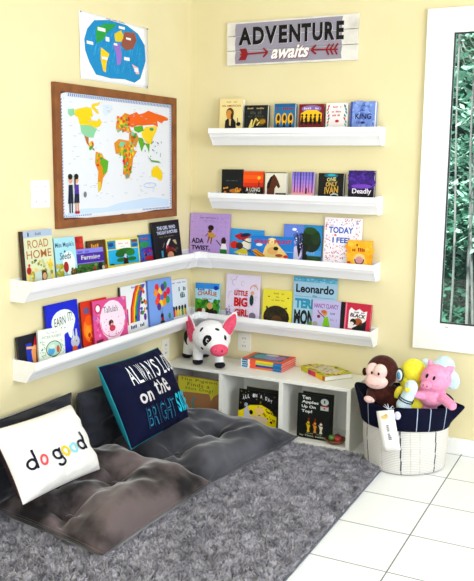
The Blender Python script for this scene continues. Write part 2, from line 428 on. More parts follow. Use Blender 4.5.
def a_bgold(P):
    P.rect(0, 0, 1, 1, '1B2022'); P.scribble(.22, .52, .78, .55, '7B8C8C', 14); P.scatter(14, .1, .02, .9, .25, .05, ['B4571E', 'D98A2E', '8A4418', 'E7B04A'], 3)
    P.ell(.6, .12, .22, .08, 'C98A3A'); P.text('G', .66, .05, .8, .26, 'E9BE5A', .02)
def a_sunset(P):
    for i, c in enumerate(('3A1412', '9E2A12', 'D4481A', 'E86420', 'EE7A26', 'E56A22')): P.rect(0, i/6, 1, (i+1)/6, c, i == 0)
    P.ell(.78, .72, .08, .07, 'F8D060'); P.poly([(0, 0), (0, .3), (.5, .27), (1, .32), (1, 0)], '1A1412'); P.rect(.76, .28, .8, .56, '1A1412')
    P.text('A LONG', .14, .12, .84, .3, 'F2EDE4', .015); P.text('WALK', .24, -.0+.01, .7, .08, 'F2EDE4', .015)
def a_horse(P):
    P.rect(0, 0, 1, 1, 'E9E6DA'); P.poly([(.08, 0), (.1, .5), (.24, .78), (.42, .92), (.5, .82), (.62, .62), (.72, .38), (.64, .3), (.54, .42), (.46, .3), (.42, 0)], '6A3D22')
    P.poly([(.08, .3), (.1, .5), (.24, .78), (.4, .9), (.28, .6), (.2, .3)], '24160F'); P.ell(.46, .68, .025, .02, '100B08'); P.rect(.5, 0, 1, .1, '35402A'); P.rect(0, .97, 1, 1, '403222')
def a_forest(P):
    for i, c in enumerate(('E7A6BE', 'E0A4CC', 'CBA0DA', 'B89AE0', 'A294DE', '9488D2')): P.rect(0, i/6, 1, (i+1)/6, c, i == 0)
    for x, w in ((.1, .05), (.24, .03), (.36, .06), (.5, .025), (.62, .04), (.76, .03), (.9, .05)): P.rect(x, .15, x+w, 1, '5B4690')
    P.ell(.66, .3, .04, .05, '2C1C48'); P.rect(.62, .08, .7, .27, '2C1C48'); P.rect(0, 0, 1, .1, 'EFC9C4')
def a_ivan(P):
    P.rect(0, 0, 1, 1, '14191A'); P.ell(.5, .9, .28, .08, '1C7E92'); P.ell(.52, .92, .16, .045, '3FB4C6')
    P.text('ONE', .34, .66, .7, .82, 'D8CE9A', .03, rot=.04); P.text('ONLY', .3, .45, .76, .64, 'D2B878', .03, rot=.04); P.text('IVAN', .26, .14, .8, .44, 'D2B060', .03, rot=.06)
    P.ring(.66, -.08, .24, .24, .05, 'C9D6DA', .8, 2.4)
def a_deadly(P):
    P.rect(0, 0, 1, 1, '4A2A86'); P.scatter(50, .0, .45, 1, .97, .07, ['53318F', '45257E', '5E3A9C', '6A45A8', '3B1F70'], 8)
    P.ell(.52, .42, .4, .08, '8A5CC4'); P.poly([(0, 0), (0, .3), (1, .34), (1, 0)], '1A1030'); P.text('Deadly', .16, .1, .9, .34, 'F4F0FA', .02)
def a_ada(P):
    P.rect(0, 0, 1, 1, 'C6AEDC')
    for i in range(1, 9): P.rect(i/9-.003, 0, i/9+.003, 1, 'BBA2D4', i == 1); P.rect(0, i/9-.003, 1, i/9+.003, 'BBA2D4', False)
    P.scatter(40, .03, .3, .97, .95, .012, ['A58CC6', 'D6BCEC', 'B090C0'], 2); P.scribble(.25, .87, .72, .91, '9484B4', 22); P.scribble(.36, .8, .62, .83, 'A595C4', 14)
    P.text('ADA', .05, .24, .36, .37, '17141E', .035); P.text('TWIST,', .05, .05, .52, .19, '17141E', .035)
    P.ell(.53, .64, .075, .07, '3B2018'); P.ell(.51, .55, .045, .04, '7C4A32'); P.poly([(.46, .52), (.58, .52), (.68, .44), (.62, .4), (.5, .36), (.46, .42)], 'C9A458'); P.line([(.5, .42), (.46, .26)], .03, '8A5A3C'); P.line([(.56, .4), (.54, .24)], .03, '8A5A3C'); P.line([(.46, .5), (.4, .42)], .02, '7C4A32')
    P.ell(.86, .32, .06, .1, '4A2A22'); P.poly([(.78, .08), (.82, .26), (.92, .26), (.96, .08)], 'F2EEF2'); P.rect(.78, 0, .95, .12, '3C8A4C'); P.line([(.68, .34), (.8, .2)], .02, '3A3030')
def a_iggy(P):
    P.rect(0, 0, 1, 1, '4CA4D8'); P.ell(.3, .75, .1, .08, 'F2F2EC'); P.poly([(.1, .72), (.3, .85), (.66, .82), (.48, .62), (.28, .58)], 'B8343C'); P.ell(.45, .78, .16, .07, '2C3A58', rot=.3)
    P.poly([(.3, .4), (.5, .66), (.8, .7), (.86, .42), (.6, .22)], 'EFE9DC'); P.ell(.14, .38, .13, .15, 'C8402A'); P.ell(.3, .36, .11, .13, '5A3A34'); P.line([(.36, .6), (.6, .5), (.86, .6)], .035, '2A2A34')
    P.poly([(.14, .1), (.4, .28), (.62, .2), (.5, .04), (.3, .03)], 'D8CC3C'); P.ell(.66, .2, .12, .07, '3E7AA8'); P.ell(.78, .5, .06, .06, 'D84A6A'); P.scribble(.3, .02, .8, .1, 'F0E9D8', 7)
def a_violet(P):
    P.rect(0, 0, 1, 1, '2E8ED0'); P.ell(.2, .6, .08, .07, 'DCEBF4'); P.poly([(.28, .1), (.34, .5), (.44, .82), (.55, .92), (.66, .6), (.8, .34), (.9, .1), (.7, 0), (.4, 0)], 'E8D49A')
    P.ell(.5, .8, .1, .13, 'F2E4B4'); P.ell(.52, .34, .13, .17, 'DDB884'); P.ell(.6, .45, .06, .09, '2C2622'); P.poly([(.02, .32), (.12, .4), (.34, .12), (.3, .0), (.16, .04)], 'D8A42C'); P.line([(.03, .3), (.28, .02)], .025, '26242A'); P.line([(.1, .36), (.34, .08)], .02, 'B8442A')
    P.ell(.68, .14, .09, .07, 'B4603A'); P.ell(.84, .1, .06, .07, 'D84A3A'); P.rect(.78, .3, 1, .33, '9CD0EC')
    P.text('VIOLET', .06, .66, .46, .84, 'C62A34', .03); P.ell(.505, .74, .012, .03, 'C62A34'); P.text('PILOT', .56, .66, .97, .84, 'C62A34', .03)
def a_treeblue(P):
    P.rect(0, 0, .52, 1, '7C98DC'); P.rect(0, 0, .52, .4, '8C86CC', False); P.ell(.28, .86, .06, .04, 'F4F4FA'); P.ell(.36, .2, .14, .2, 'D8D4E8')
    for i in range(9): P.line([(.42, .1), (.36+.02*i, .45+.03*(i % 3)), (.26+.03*i, .72+.02*((i*5) % 4))], .016, '241E3A')
    P.scatter(22, .28, .35, .5, .8, .02, ['E6E6F4', '2A2440', 'C8C4E0'], 4)
    P.rect(.52, 0, 1, 1, '3E96C4'); P.rect(.52, .0, 1, .14, '3A5A36'); P.rect(.52, .14, 1, .3, '5AA4D4', False)
    P.ell(.74, .56, .24, .32, '1B3226'); P.ell(.62, .6, .12, .34, '203C22'); P.ell(.84, .66, .12, .2, '27492A'); P.ell(.7, .84, .16, .1, '2E5A2A'); P.poly([(.52, 0), (.62, 0), (.66, .4), (.52, .5)], '14211A'); P.scribble(.62, .18, .96, .26, '8CB8DC', 6)
def a_today(P):
    P.rect(0, 0, 1, 1, 'F4EFF4'); P.scatter(330, .03, .02, .97, .97, .013, ['D0506A', 'C83C50', '7A5AB4', 'E08CA8', '5A6AC0', 'D87A90', 'B04A8A'], 6, .7, 1.5)
    P.rect(.1, .62, .84, .82, 'F4EFF4'); P.rect(.2, .42, .8, .6, 'F4EFF4', False)
    P.text('TODAY', .12, .66, .78, .8, '1E6FC0', .035); P.text('I', .23, .45, .27, .57, '1E6FC0', .035); P.text('FEEL', .34, .45, .76, .57, '1E6FC0', .035); P.ell(.3, .62, .03, .02, 'D8304A')
def a_orange(P):
    P.rect(0, 0, 1, 1, 'EEB83A'); P.scatter(40, 0, .05, 1, .95, .09, ['F0BE40', 'E8AA2C', 'F2CC62', 'ECC04A'], 9)
    P.scribble(.36, .76, .62, .86, '9C4A22', 3, 2); P.scribble(.2, .55, .8, .72, 'A8461E', 8, 4); P.ell(.5, .24, .24, .24, 'E9D49C'); P.ring(.5, .22, .2, .2, .05, '7A4A6A', pi*.95, pi*2.05); P.ell(.5, .22, .14, .14, 'D8A8B4'); P.ell(.08, .05, .08, .1, 'B4623A')
def a_charlie(P):
    P.rect(0, 0, 1, 1, 'BCDCE8'); P.rect(0, .82, 1, 1, '4C9CD8', False); P.poly([(0, .5), (0, .05), (1, .05), (1, .48), (.7, .38), (.4, .46)], '58A038'); P.scatter(20, 0, .25, 1, .45, .07, ['4A9230', '6CB444', '3A7A28'], 2)
    P.scribble(.1, .76, .7, .83, '5A78B8', 8); P.text('CHARLIE', .1, .58, .9, .72, 'C46A2A', .03, arch=.04); P.scribble(.3, .48, .7, .53, 'D87A6A', 9)
    P.ell(.86, .86, .1, .07, '1C4CA8'); P.poly([(.4, 0), (.5, .3), (.62, .38), (.76, .2), (.82, 0)], '2A1E18'); P.ell(.62, .28, .13, .11, 'D8B07A'); P.ell(.2, .08, .14, .12, '7A2E22'); P.ell(.36, .1, .07, .1, 'EADFD2'); P.ell(.84, .08, .1, .08, '2E2620')
def a_biggirl(P):
    P.rect(0, 0, 1, 1, 'E4DCEC'); rd = random.Random(4)
    for i in range(26):
        x, y = rd.uniform(.08, .92), rd.uniform(.08, .92); P.ring(x, y, rd.uniform(.03, .08), rd.uniform(.03, .07), .008, rd.choice(['B4A8C4', 'C0C8A8', '9C94B0', 'D0B8A0']), rd.uniform(0, 3), rd.uniform(3.5, 6), 10)
    P.ring(.84, .68, .12, .11, .03, 'E0B48C', 0, 3.1); P.text('LITTLE', .26, .52, .66, .64, 'C83A34', .04); P.text('BIG', .26, .27, .66, .48, 'C42E2C', .05); P.text('GIRL', .28, .05, .7, .22, 'C83A34', .04)
    P.ell(.78, .44, .06, .13, '244A48'); P.ell(.8, .6, .05, .05, 'E4B890'); P.ell(.82, .08, .1, .08, '8A8498'); P.scatter(12, .03, .05, .22, .25, .03, ['7A7A8A', 'B0A4BC'], 4)
def a_yhair(P):
    P.rect(0, 0, 1, 1, 'E3DA5A'); P.ell(.2, .78, .03, .02, '5A5A2A'); P.ell(.85, .77, .03, .02, '5A5A2A'); P.scribble(.36, .86, .72, .92, 'B8AE4A', 8); P.scribble(.44, .76, .6, .81, 'B8AE4A', 4, 3); P.scribble(.3, .66, .74, .71, 'B8AE4A', 11, 4)
    P.ell(.48, .16, .44, .36, '37301E'); P.scatter(90, .1, .02, .86, .46, .035, ['2C2618', '443A22', '4E4428', '3A3220'], 7); P.ell(.5, .08, .18, .14, '6A5030'); P.rect(0, -.001, 1, .0, '37301E')
def a_leonardo(P):
    P.rect(0, 0, 1, 1, 'AFCBDC'); P.rect(.0, .9, 1, 1, '6FB4CC', False); P.scatter(30, .02, .9, .98, .98, .03, ['8CC4D8', '5AA4C0', 'A4D0DE'], 3, .5); P.rect(.04, .6, .96, .605, '4A5A6A'); P.rect(.02, .02, .98, .575, 'B6D2DE')
    P.text('Leonardo', .06, .68, .94, .85, '1E2430', .03); P.text('the', .45, .61, .55, .65, '4A5A4A', .01); P.text('TERRIBLE', .05, .36, .95, .56, '3FA0BC', .06); P.text('MONSTER', .04, .02, .96, .33, '2C2C30', .05); P.ell(.5, .05, .14, .07, '7A9A3C')
def a_lilac(P):
    P.rect(0, 0, 1, 1, 'C8C4E2'); P.text('NANCY CLANCY', .06, .72, .94, .88, '9C58A4', .02); P.scribble(.66, .52, .92, .6, '8488B4', 6); P.scribble(.66, .3, .92, .4, 'B4A8D0', 5, 3)
    P.poly([(.38, .03), (.44, .42), (.58, .44), (.68, .03)], '8CC034'); P.ell(.46, .56, .09, .1, 'D8A04E'); P.ell(.42, .6, .1, .06, 'C07838'); P.line([(.46, .4), (.24, .56), (.2, .64)], .035, '9C3A6A'); P.ell(.24, .42, .06, .06, '8A3A4A'); P.ell(.12, .14, .09, .1, 'B0B0A4'); P.ell(.54, .06, .12, .05, '4A3020')
def a_blackdog(P):
    P.rect(0, 0, 1, 1, 'C43A5A'); P.rect(0, 0, .15, 1, '241A24', False); P.rect(.15, 0, .2, 1, 'E48AA0', False)
    P.poly([(.28, .1), (.28, .72), (.34, .84), (.5, .74), (.62, .82), (.76, .72), (.88, .76), (.86, .45), (.6, .1)], 'F2EEF0')
    P.scribble(.46, .66, .8, .72, '4A2A4A', 9); P.text('BLACK', .32, .5, .84, .64, '17121A', .04, .2, rot=-.04)
    P.ell(.6, .36, .14, .13, 'B06A34'); P.ell(.44, .34, .1, .12, '1A1418'); P.ell(.4, .28, .07, .06, 'EDE6DC'); P.poly([(.42, .12), (.6, .24), (.88, .42), (.86, .02), (.46, .0)], '191422'); P.ell(.7, .3, .05, .05, '6A3420')
def a_road(P):
    P.rect(0, 0, 1, 1, 'D9DCC4'); P.rect(0, .87, 1, 1, 'B8C4D8', False); P.text('I', .14, .89, .19, .97, '5A6470', .0); P.scribble(.4, .9, .72, .96, '8C98AC', 6)
    P.text('ROAD', .12, .66, .84, .82, 'B98A44', .005); P.text('HOME', .06, .46, .92, .62, 'B5803C', .005); P.scatter(60, .05, .02, .95, .4, .045, ['D8C048', 'B8B040', 'E8D67A', '98A03C', 'C8D0A4'], 4, .8); P.ell(.1, .24, .08, .07, 'B02E3A'); P.ell(.12, .34, .04, .03, 'C84A4A'); P.ell(.86, .3, .05, .12, 'E0CC4A')
    P.ell(.34, .42, .05, .025, '5A6A5A'); P.ell(.6, .1, .12, .11, '5A4234'); P.ell(.62, .09, .07, .07, 'D8B494'); P.rect(.28, .0, .52, .2, 'D0DCD8')
def a_red(P):
    P.rect(0, 0, 1, 1, 'B8382E'); P.scatter(30, .05, .3, .95, .98, .06, ['C8483A', 'A42E28', '9A2A26'], 3)
def a_seeds(P):
    P.rect(0, 0, 1, 1, 'B6DCE6'); P.ell(.62, .34, .3, .3, 'E9F0EC'); P.text("Miss Maple's", .04, .72, .92, .88, '2C6088', .01); P.text('Seeds', .2, .44, .74, .62, '2C6088', .012, .2); P.ell(.46, .64, .04, .03, '2C6088')
    P.ell(.46, .24, .12, .14, 'A8342C'); P.rect(.45, .04, .47, .12, '7A5A3A'); P.scatter(26, .0, .0, .3, .3, .06, ['C8B85A', 'A8B04A', 'E0D48A'], 5); P.scatter(18, .7, .0, 1, .2, .05, ['3A5A34', '5A7A3A', '8A6A3A'], 6)
def a_brown(P):
    P.rect(0, 0, 1, 1, '6A4A1E'); P.scribble(.18, .72, .85, .9, 'D8A83A', 6); P.scatter(30, .1, .05, .95, .6, .08, ['D8A83A', '8A5A22', 'B88430', '3E2A16'], 4)
def a_farming(P):
    P.rect(0, 0, 1, 1, '5A38A4'); P.rect(0, .8, 1, 1, '9C98DC', False); P.scribble(.06, .83, .46, .93, '4A5AB4', 9); P.ell(.55, .6, .35, .12, '7850B8'); P.text('Farming', .16, .48, .86, .72, 'D4DAD0', .02)
    P.rect(0, .36, 1, .4, '9890DC'); P.rect(0, 0, 1, .36, '4E7A3A', False); P.scatter(24, .0, .0, 1, .3, .05, ['3A5E2C', '6A9044', '2A4424', '82A05A'], 6); P.ell(.62, .08, .05, .1, 'A83A34'); P.ell(.85, .2, .1, .16, '2C2440'); P.ell(.95, .1, .05, .1, 'D8D0C0')
def a_baobab(P):
    P.rect(0, 0, 1, 1, 'E6DA3C'); P.rect(.03, .03, .97, .6, '38B4DC'); P.rect(.03, .63, .27, .95, '3A94C8', False); P.rect(.29, .63, .72, .95, 'F2F0EC', False); P.rect(.74, .63, .97, .95, '5A9CC0', False)
    P.ell(.13, .8, .08, .08, '1E5E8A'); P.ell(.86, .88, .1, .05, '8A5A4A'); P.ell(.86, .72, .09, .06, '2A6AB0'); P.scribble(.36, .8, .66, .84, 'E07AA0', 9); P.scribble(.42, .7, .6, .73, 'B4B4C4', 6)
    P.ell(.55, .5, .28, .14, '2E7A34'); P.ell(.4, .42, .16, .12, '2A702E'); P.ell(.7, .44, .14, .12, '3A8A3C'); P.ell(.42, .2, .16, .08, '2E7A34'); P.ell(.72, .2, .15, .08, '327F38'); P.poly([(.46, .03), (.5, .4), (.58, .42), (.62, .03)], '3A2A2A'); P.poly([(.48, .3), (.52, .42), (.58, .4), (.56, .24)], 'D8DCEA'); P.ell(.12, .06, .07, .03, '1A4A28')
def a_bluemulti(P):
    P.rect(0, 0, 1, 1, '3C7CB8'); P.scribble(.1, .8, .75, .9, 'A8626A', 6); P.ell(.25, .62, .3, .12, '3A9468'); P.ell(.45, .4, .4, .12, '6A3A9A'); P.scatter(26, .0, .02, .9, .4, .06, ['B83A6A', '3A4AA8', 'C84A4A', '5A6AD0', '2A2A6A'], 3); P.ell(.5, .1, .3, .1, 'B8344A')
def a_girl(P):
    P.rect(0, 0, 1, 1, '121A20'); P.text('THE GIRL WHO', .16, .77, .84, .87, 'D4D8EC', .03); P.text('THOUGHT IN PICTURES', .14, .65, .9, .74, 'D4D8EC', .03); P.scribble(.22, .57, .78, .6, '8A8054', 20)
    P.poly([(.42, .26), (.5, .34), (.62, .5), (.55, .5), (.46, .4)], 'F0ECEA'); P.poly([(.4, .22), (.46, .2), (.53, .32), (.48, .36)], 'C02E48'); P.line([(.3, .3), (.38, .42)], .025, '8A8A84'); P.poly([(.68, .46), (.8, .46), (.84, .32), (.76, .36)], 'C8BC94'); P.ell(.56, .2, .17, .08, '7A2A1E'); P.ell(.56, .06, .12, .1, 'D8AC86'); P.rect(.23, .04, .3, .22, '5AA0C0'); P.scatter(14, .6, .12, .86, .24, .02, ['3A8A5A', 'B84A3A', '8A6A2A'], 3)
def a_earn(P):
    P.rect(0, 0, 1, 1, '1C38C8'); P.ell(.52, .62, .37, .24, 'EDF3F0'); P.ell(.4, .5, .24, .16, 'EDF3F0'); P.poly([(.6, .46), (.84, .5), (.72, .24), (.66, .3)], 'EDF3F0')
    P.text('EARN', .24, .56, .58, .72, '283040', .0, rot=.03); P.text('IT!', .66, .6, .8, .78, '283040', .0); P.scribble(.3, .48, .6, .51, 'A4B0B4', 12)
    P.ell(.83, .16, .14, .12, 'C8CCD4'); P.ell(.78, .3, .03, .12, 'D4D8E0'); P.ell(.88, .3, .03, .12, 'D4D8E0'); P.ell(.8, .03, .08, .05, 'E07A2A'); P.ell(.86, .17, .015, .015, '1A1A20')
def a_face(P):
    P.rect(0, 0, 1, 1, '161A30'); P.rect(.3, .05, .55, .7, '2A48B0'); P.poly([(.55, 0), (.5, .4), (.62, .6), (.8, .66), (.98, .5), (1, 0)], 'E0A878'); P.poly([(.62, .6), (.72, .9), (.84, .96), (.95, .7), (.98, .55)], 'C8344A'); P.line([(.32, .56), (.7, .5)], .09, 'E8B88C'); P.poly([(.6, .0), (.7, .4), (.74, .0)], '8A3A2A'); P.scatter(12, .78, .1, .98, .45, .04, ['F0CC9C', 'B8603A'], 3)
def a_path(P):
    P.rect(0, 0, 1, 1, 'EDF2EC'); P.text('The Tale of', .3, .82, .72, .89, 'B4AEC4', 0); P.text('PETER RABBIT', .14, .67, .88, .76, 'A4B0A8', 0); P.ell(.9, .95, .02, .02, '33333F')
    P.ring(.56, .28, .3, .28, .035, '5E8C64'); P.ell(.56, .28, .25, .23, 'C4DED0'); P.ell(.46, .2, .13, .13, '6AB4DC'); P.ell(.72, .24, .06, .13, 'C8744A'); P.scatter(40, .03, .03, .24, .6, .02, ['9CC4A0', 'D0DCC0', '6A9A6C'], 5); P.scatter(16, .84, .03, .98, .6, .02, ['9CC4A0', 'B8D0B4'], 6); P.ell(.5, .36, .12, .08, 'DCEBE0')
def a_bear(P):
    P.rect(0, 0, 1, 1, 'D24A22'); P.rect(.1, .72, .3, .86, '7A6A94'); P.ell(.3, .35, .26, .3, 'E8902A'); P.ell(.28, .56, .16, .12, 'E0701E'); P.ell(.2, .3, .1, .14, 'F0A83A'); P.scatter(14, .05, .02, .5, .3, .05, ['C83A1E', 'F0A030', 'B8441E'], 3)
def a_tallulah(P):
    P.rect(0, 0, 1, 1, 'DC6CA4'); P.scatter(60, .02, .02, .98, .97, .05, ['E48AB8', 'D05A98', 'EBA4C8', 'C876C0'], 7); P.ell(.56, .46, .38, .5, 'F4E4F0'); P.ring(.56, .4, .36, .38, .015, 'D85A8C', 3, 6.3)
    P.ell(.14, .8, .09, .12, 'B8244E'); P.ell(.14, .8, .06, .085, 'F6F0F4'); P.text('Tallulah', .3, .66, .72, .82, '566874', .0); P.ell(.5, .38, .07, .09, '241418'); P.ell(.52, .34, .04, .05, 'E8B4A0'); P.ell(.53, .25, .09, .08, 'C84A6A'); P.poly([(.5, .28), (.44, .34), (.46, .4)], '241418')
    P.scatter(26, .3, .08, .85, .55, .012, ['E48AB8', 'D86A9A'], 9); P.line([(.05, 0), (.24, .03)], .03, '8A3A5A')
def a_rainbow(P):
    P.rect(0, 0, 1, 1, 'EEF0F2'); P.rect(.0, .0, .03, 1, '2A2A30', False); P.scribble(.42, .92, .8, .97, '7A8CC4', 9)
    for i, c in enumerate(('C8322E', 'E0702A', 'E6C432', '4CA444', '2E7AC0', '7A4AA0')):
        o = i*.055; P.poly([(.3+o, .18), (.34+o, .5), (.46+o, .8), (.58+o, .97), (.64+o, .97), (.51+o, .78), (.4+o, .48), (.36+o, .18)], c)
    P.scatter(20, .62, .3, .98, .9, .04, ['D04A4A', '4A9A4A', '3A6AC0', 'E0A030', '2A2A30'], 11); P.ell(.5, .28, .03, .05, '3A3A48'); P.scribble(.3, .05, .8, .13, '5A6474', 9); P.ell(.84, .24, .05, .08, '7A3A9A'); P.ell(.16, .3, .08, .1, 'DA5A80'); P.rect(.2, .15, .24, .5, 'C83A4A')
def a_balloons(P):
    P.rect(0, 0, 1, 1, '93B2E4'); rd = random.Random(5); cs = ['D83A34', 'E6D22E', 'E8A02C', '3AA06A', '6A4A9C', 'D83A6A', '3E8CD0', 'E8622C']
    for i, (x, y) in enumerate([(.36, .82), (.5, .72), (.3, .7), (.7, .84), (.6, .8), (.42, .6), (.56, .56), (.34, .5), (.68, .62), (.5, .44), (.64, .46), (.78, .5), (.4, .38), (.82, .7)]): P.ell(x, y, .085, .085, cs[i % 8])
    P.line([(.52, .4), (.52, .2)], .008, '5A5A6A'); P.line([(.4, .34), (.5, .2)], .008, '5A5A6A'); P.ell(.5, .16, .06, .06, '4A2A2A'); P.rect(.46, .0, .56, .12, 'B82E34'); P.ell(.82, .12, .05, .07, '5AA06A'); P.ell(.5, .02, .1, .03, '2A3A34')
def a_green(P):
    P.rect(0, 0, 1, 1, 'E8ECF2'); P.scribble(.14, .9, .94, .94, 'A8A4BC', 16); P.scribble(.52, .68, .92, .8, '4E7C84', 5, 2); P.scribble(.6, .5, .86, .64, '4E7C84', 3, 3); P.ring(.7, .57, .12, .08, .02, '4E7C84')
    for x, c, g in ((.34, 'E6C22C', '2A2A2A'), (.5, 'E8D02E', '3A2A22'), (.66, '7AA43A', '2A2020'), (.82, 'D8B43A', '33261E'), (.2, 'C84A5A', '2A2020')): P.rect(x-.06, .02, x+.06, .2, c); P.ell(x, .24, .06, .06, g)
INFO = {  # art, cover, spine, label, group
'hamilton': (a_hamilton, 'E9DDB0', 'D9CB98', 'thick cream book with a man in a dark coat, leftmost on the top ledge'),
'dark_novel': (a_dark, '22282B', '1A1E20', 'black paperback with pale yellow strokes beside the cream book on the top ledge'),
'blue_trio': (a_trio, '3D83AE', '2F6A92', 'blue paperback with three yellow shapes on the top ledge'),
'yellow_dance': (a_dance, '8A2A38', '5E1C28', 'maroon book with black dancing figures on a yellow panel, top ledge'),
'teal_leaves': (a_teal, 'F2ECEC', '9A2A44', 'white book edged with teal leaves on the top ledge'),
'king': (a_king, '8FA6DC', '4A5FA8', 'pale blue book titled KING, rightmost on the top ledge'),
'black_gold': (a_bgold, '1B2022', '14181A', 'black book with orange glow at its foot, leftmost on the second ledge'),
'sunset': (a_sunset, 'C8501C', '5A2414', 'orange sunset book titled A LONG WALK on the second ledge'),
'horse': (a_horse, 'DDD8C8', 'C8B88A', 'pale book with a brown horse head on the second ledge'),
'purple_forest': (a_forest, 'CBB8E0', '3A2A40', 'lilac and pink book with purple tree trunks on the second ledge'),
'ever': (a_ivan, '14191A', '101414', 'black book with gold lettering under a teal glow on the second ledge'),
'deadly': (a_deadly, '3A2070', '241448', 'purple book titled Deadly, rightmost on the second ledge'),
'ada': (a_ada, 'C6AEDC', '3A3040', 'tall lilac picture book titled ADA TWIST beside the wall corner'),
'iggy': (a_iggy, '4CA4D8', '3A84B4', 'blue picture book with a red and white flying jumble, behind VIOLET PILOT'),
'violet': (a_violet, '2E8ED0', '22709C', 'wide blue picture book with red title VIOLET PILOT'),
'treeblue': (a_treeblue, '5A88C4', '4A6CB0', 'picture book half periwinkle, half dark green tree, left of TODAY I FEEL'),
'today': (a_today, 'F2EDF2', 'D8D0D8', 'tall white picture book with confetti dots titled TODAY I FEEL'),
'orange': (a_orange, 'EEB83A', 'D8962C', 'small golden orange book standing in front of TODAY I FEEL'),
'charlie': (a_charlie, 'A8D0E0', '3A6A8A', 'small blue and green book titled CHARLIE behind the pig toy'),
'biggirl': (a_biggirl, 'E4DCEC', '6A3A48', 'pale lilac picture book titled LITTLE BIG GIRL in red'),
'yellowhair': (a_yhair, 'E3DA5A', 'C8BE4A', 'yellow picture book with a dark round mop of hair at its foot'),
'leonardo': (a_leonardo, 'AFCBDC', '8CB0C4', 'tall pale blue picture book titled Leonardo'),
'lilac': (a_lilac, 'C8C4E2', 'A8A4CC', 'lavender book with a girl in lime green, in front of Leonardo'),
'black_dog': (a_blackdog, 'C43A5A', '1A141A', 'crimson book with a black spine band titled BLACK, rightmost on the lowest ledge'),
'roadhome': (a_road, 'D9DCC4', '3A1420', 'pale green book titled ROAD HOME with dark maroon spine, leftmost on its ledge'),
'redback': (a_red, 'B8382E', '8A2620', "red book half hidden behind Miss Maple's Seeds"),
'seeds': (a_seeds, 'B6DCE6', '94BCC8', "light blue picture book titled Miss Maple's Seeds"),
'brown': (a_brown, '6A4A1E', '4A3214', 'brown and gold book half hidden behind the Farming book'),
'farming': (a_farming, '5A38A4', '3A2470', 'wide purple and green book titled Farming'),
'baobab': (a_baobab, 'E6DA3C', 'C8BC2C', 'turquoise picture book with yellow border and a round green tree'),
'bluemulti': (a_bluemulti, '3C7CB8', '2C5C90', 'blue and magenta book half behind the black THE GIRL WHO THOUGHT IN PICTURES'),
'girl': (a_girl, '121A20', '0C1216', 'black picture book titled THE GIRL WHO THOUGHT IN PICTURES'),
'farmit': (a_earn, '1C38C8', '122478', 'royal blue picture book with a white speech bubble EARN IT!'),
'darkface': (a_face, '161A30', '3A2A34', 'dark navy book with a peach coloured figure, leftmost on the lower left ledge'),
'pathgreen': (a_path, 'EDF2EC', 'C8D0C8', 'white book with a green wreath titled PETER RABBIT, in front of EARN IT!'),
'orangebear': (a_bear, 'D24A22', '8A2C18', 'orange book half hidden between EARN IT! and the pink Tallulah'),
'isabel': (a_tallulah, 'D8508C', 'B43A70', 'pink square picture book titled Tallulah'),
'rainbow': (a_rainbow, 'EEF0F2', '2A2A30', 'white picture book with a rainbow streak, right of pink Tallulah'),
'goodboy': (a_green, 'E8ECF2', 'C4C8D0', 'white book with small bright figures at its foot, just right of the balloons'),
'balloons': (a_balloons, '93B2E4', '6A88C0', 'light blue picture book with a cluster of coloured balloons'),
}
GR = {'L1': 'books on the top ledge', 'L2': 'novels on the second ledge', 'C3': 'picture books on the upper corner ledge', 'C4': 'picture books on the lower corner ledge'}
PB = {'hamilton', 'king', 'horse'}
for k, rec in BOOKS.items():
    art, cv, sp, lab = INFO[k]
    pl, w, h, t = shelf_place(k)
    z = rec[3]; lv = 'L1' if z > 1.5 else 'L2' if z > 1.1 else 'C3' if z > .8 else 'C4'
    vis = {'L1': .090, 'L2': .078, 'C3': .070 if rec[1] == 'B' else .066, 'C4': .058}[lv]/h
    make_book('book' if lv in ('L1', 'L2') else 'picture_book', lab, GR[lv], w, h, t, cv, sp, art, vis, pl, pages='F2EEE2')
# ------------------------------------------------------------------ framed world map
def lw(x0):  # left-wall print mapping, coordinates are wall y / z
    return lambda y, z, k: (x0+.00012*k, y, z)
t = thing('framed_world_map', 'world map pinned on a brown framed board on the left wall', 'map', (0, -.7, 1.48))
wood = noise_mat('cork_brown_wood', '75401A', '8A5022', 14, .5, .15, 60, dist=.002)
def lbox(name, x0, x1, y0, y1, z0, z1, m, par, oy, oz, bev=.001): return box_obj(name, x0, x1, y0-oy, y1-oy, z0-oz, z1-oz, m, par, bev)
Y0, Y1, Z0, Z1 = -1.209, -.195, 1.160, 1.795; fwd = .037
bm = bmesh.new()
for q in ((Y0, Y0+fwd, Z0, Z1), (Y1-fwd, Y1, Z0, Z1), (Y0+fwd, Y1-fwd, Z1-fwd, Z1), (Y0+fwd, Y1-fwd, Z0, Z0+fwd)): box(bm, .0005, .024, q[0]+.7, q[1]+.7, q[2]-1.48, q[3]-1.48, .0025)
bm_obj('frame', bm, wood, t)
lbox('board', .0006, .010, Y0+.02, Y1-.02, Z0+.02, Z1-.02, noise_mat('board_dark', '5A3A34', '7A4E38', 30, .8), t, -.7, 1.48)
random.seed(11)
P = Print(); PY0, PY1, PZ0, PZ1 = -1.166, -.232, 1.196, 1.757
edge = [(-1.166, 1.735), (-1.15, 1.75), (-1.12, 1.757), (PY1, PZ1), (PY1+.002, 1.203), (-.4, 1.204), (-.56, 1.196), (-.64, 1.193), (-.70, 1.200), (-.8, 1.188), (-.9, 1.185), (-1.0, 1.198), (-1.08, 1.204), (-1.168, 1.207)]
P.poly(edge, 'E6E8EE')
P.k += 1
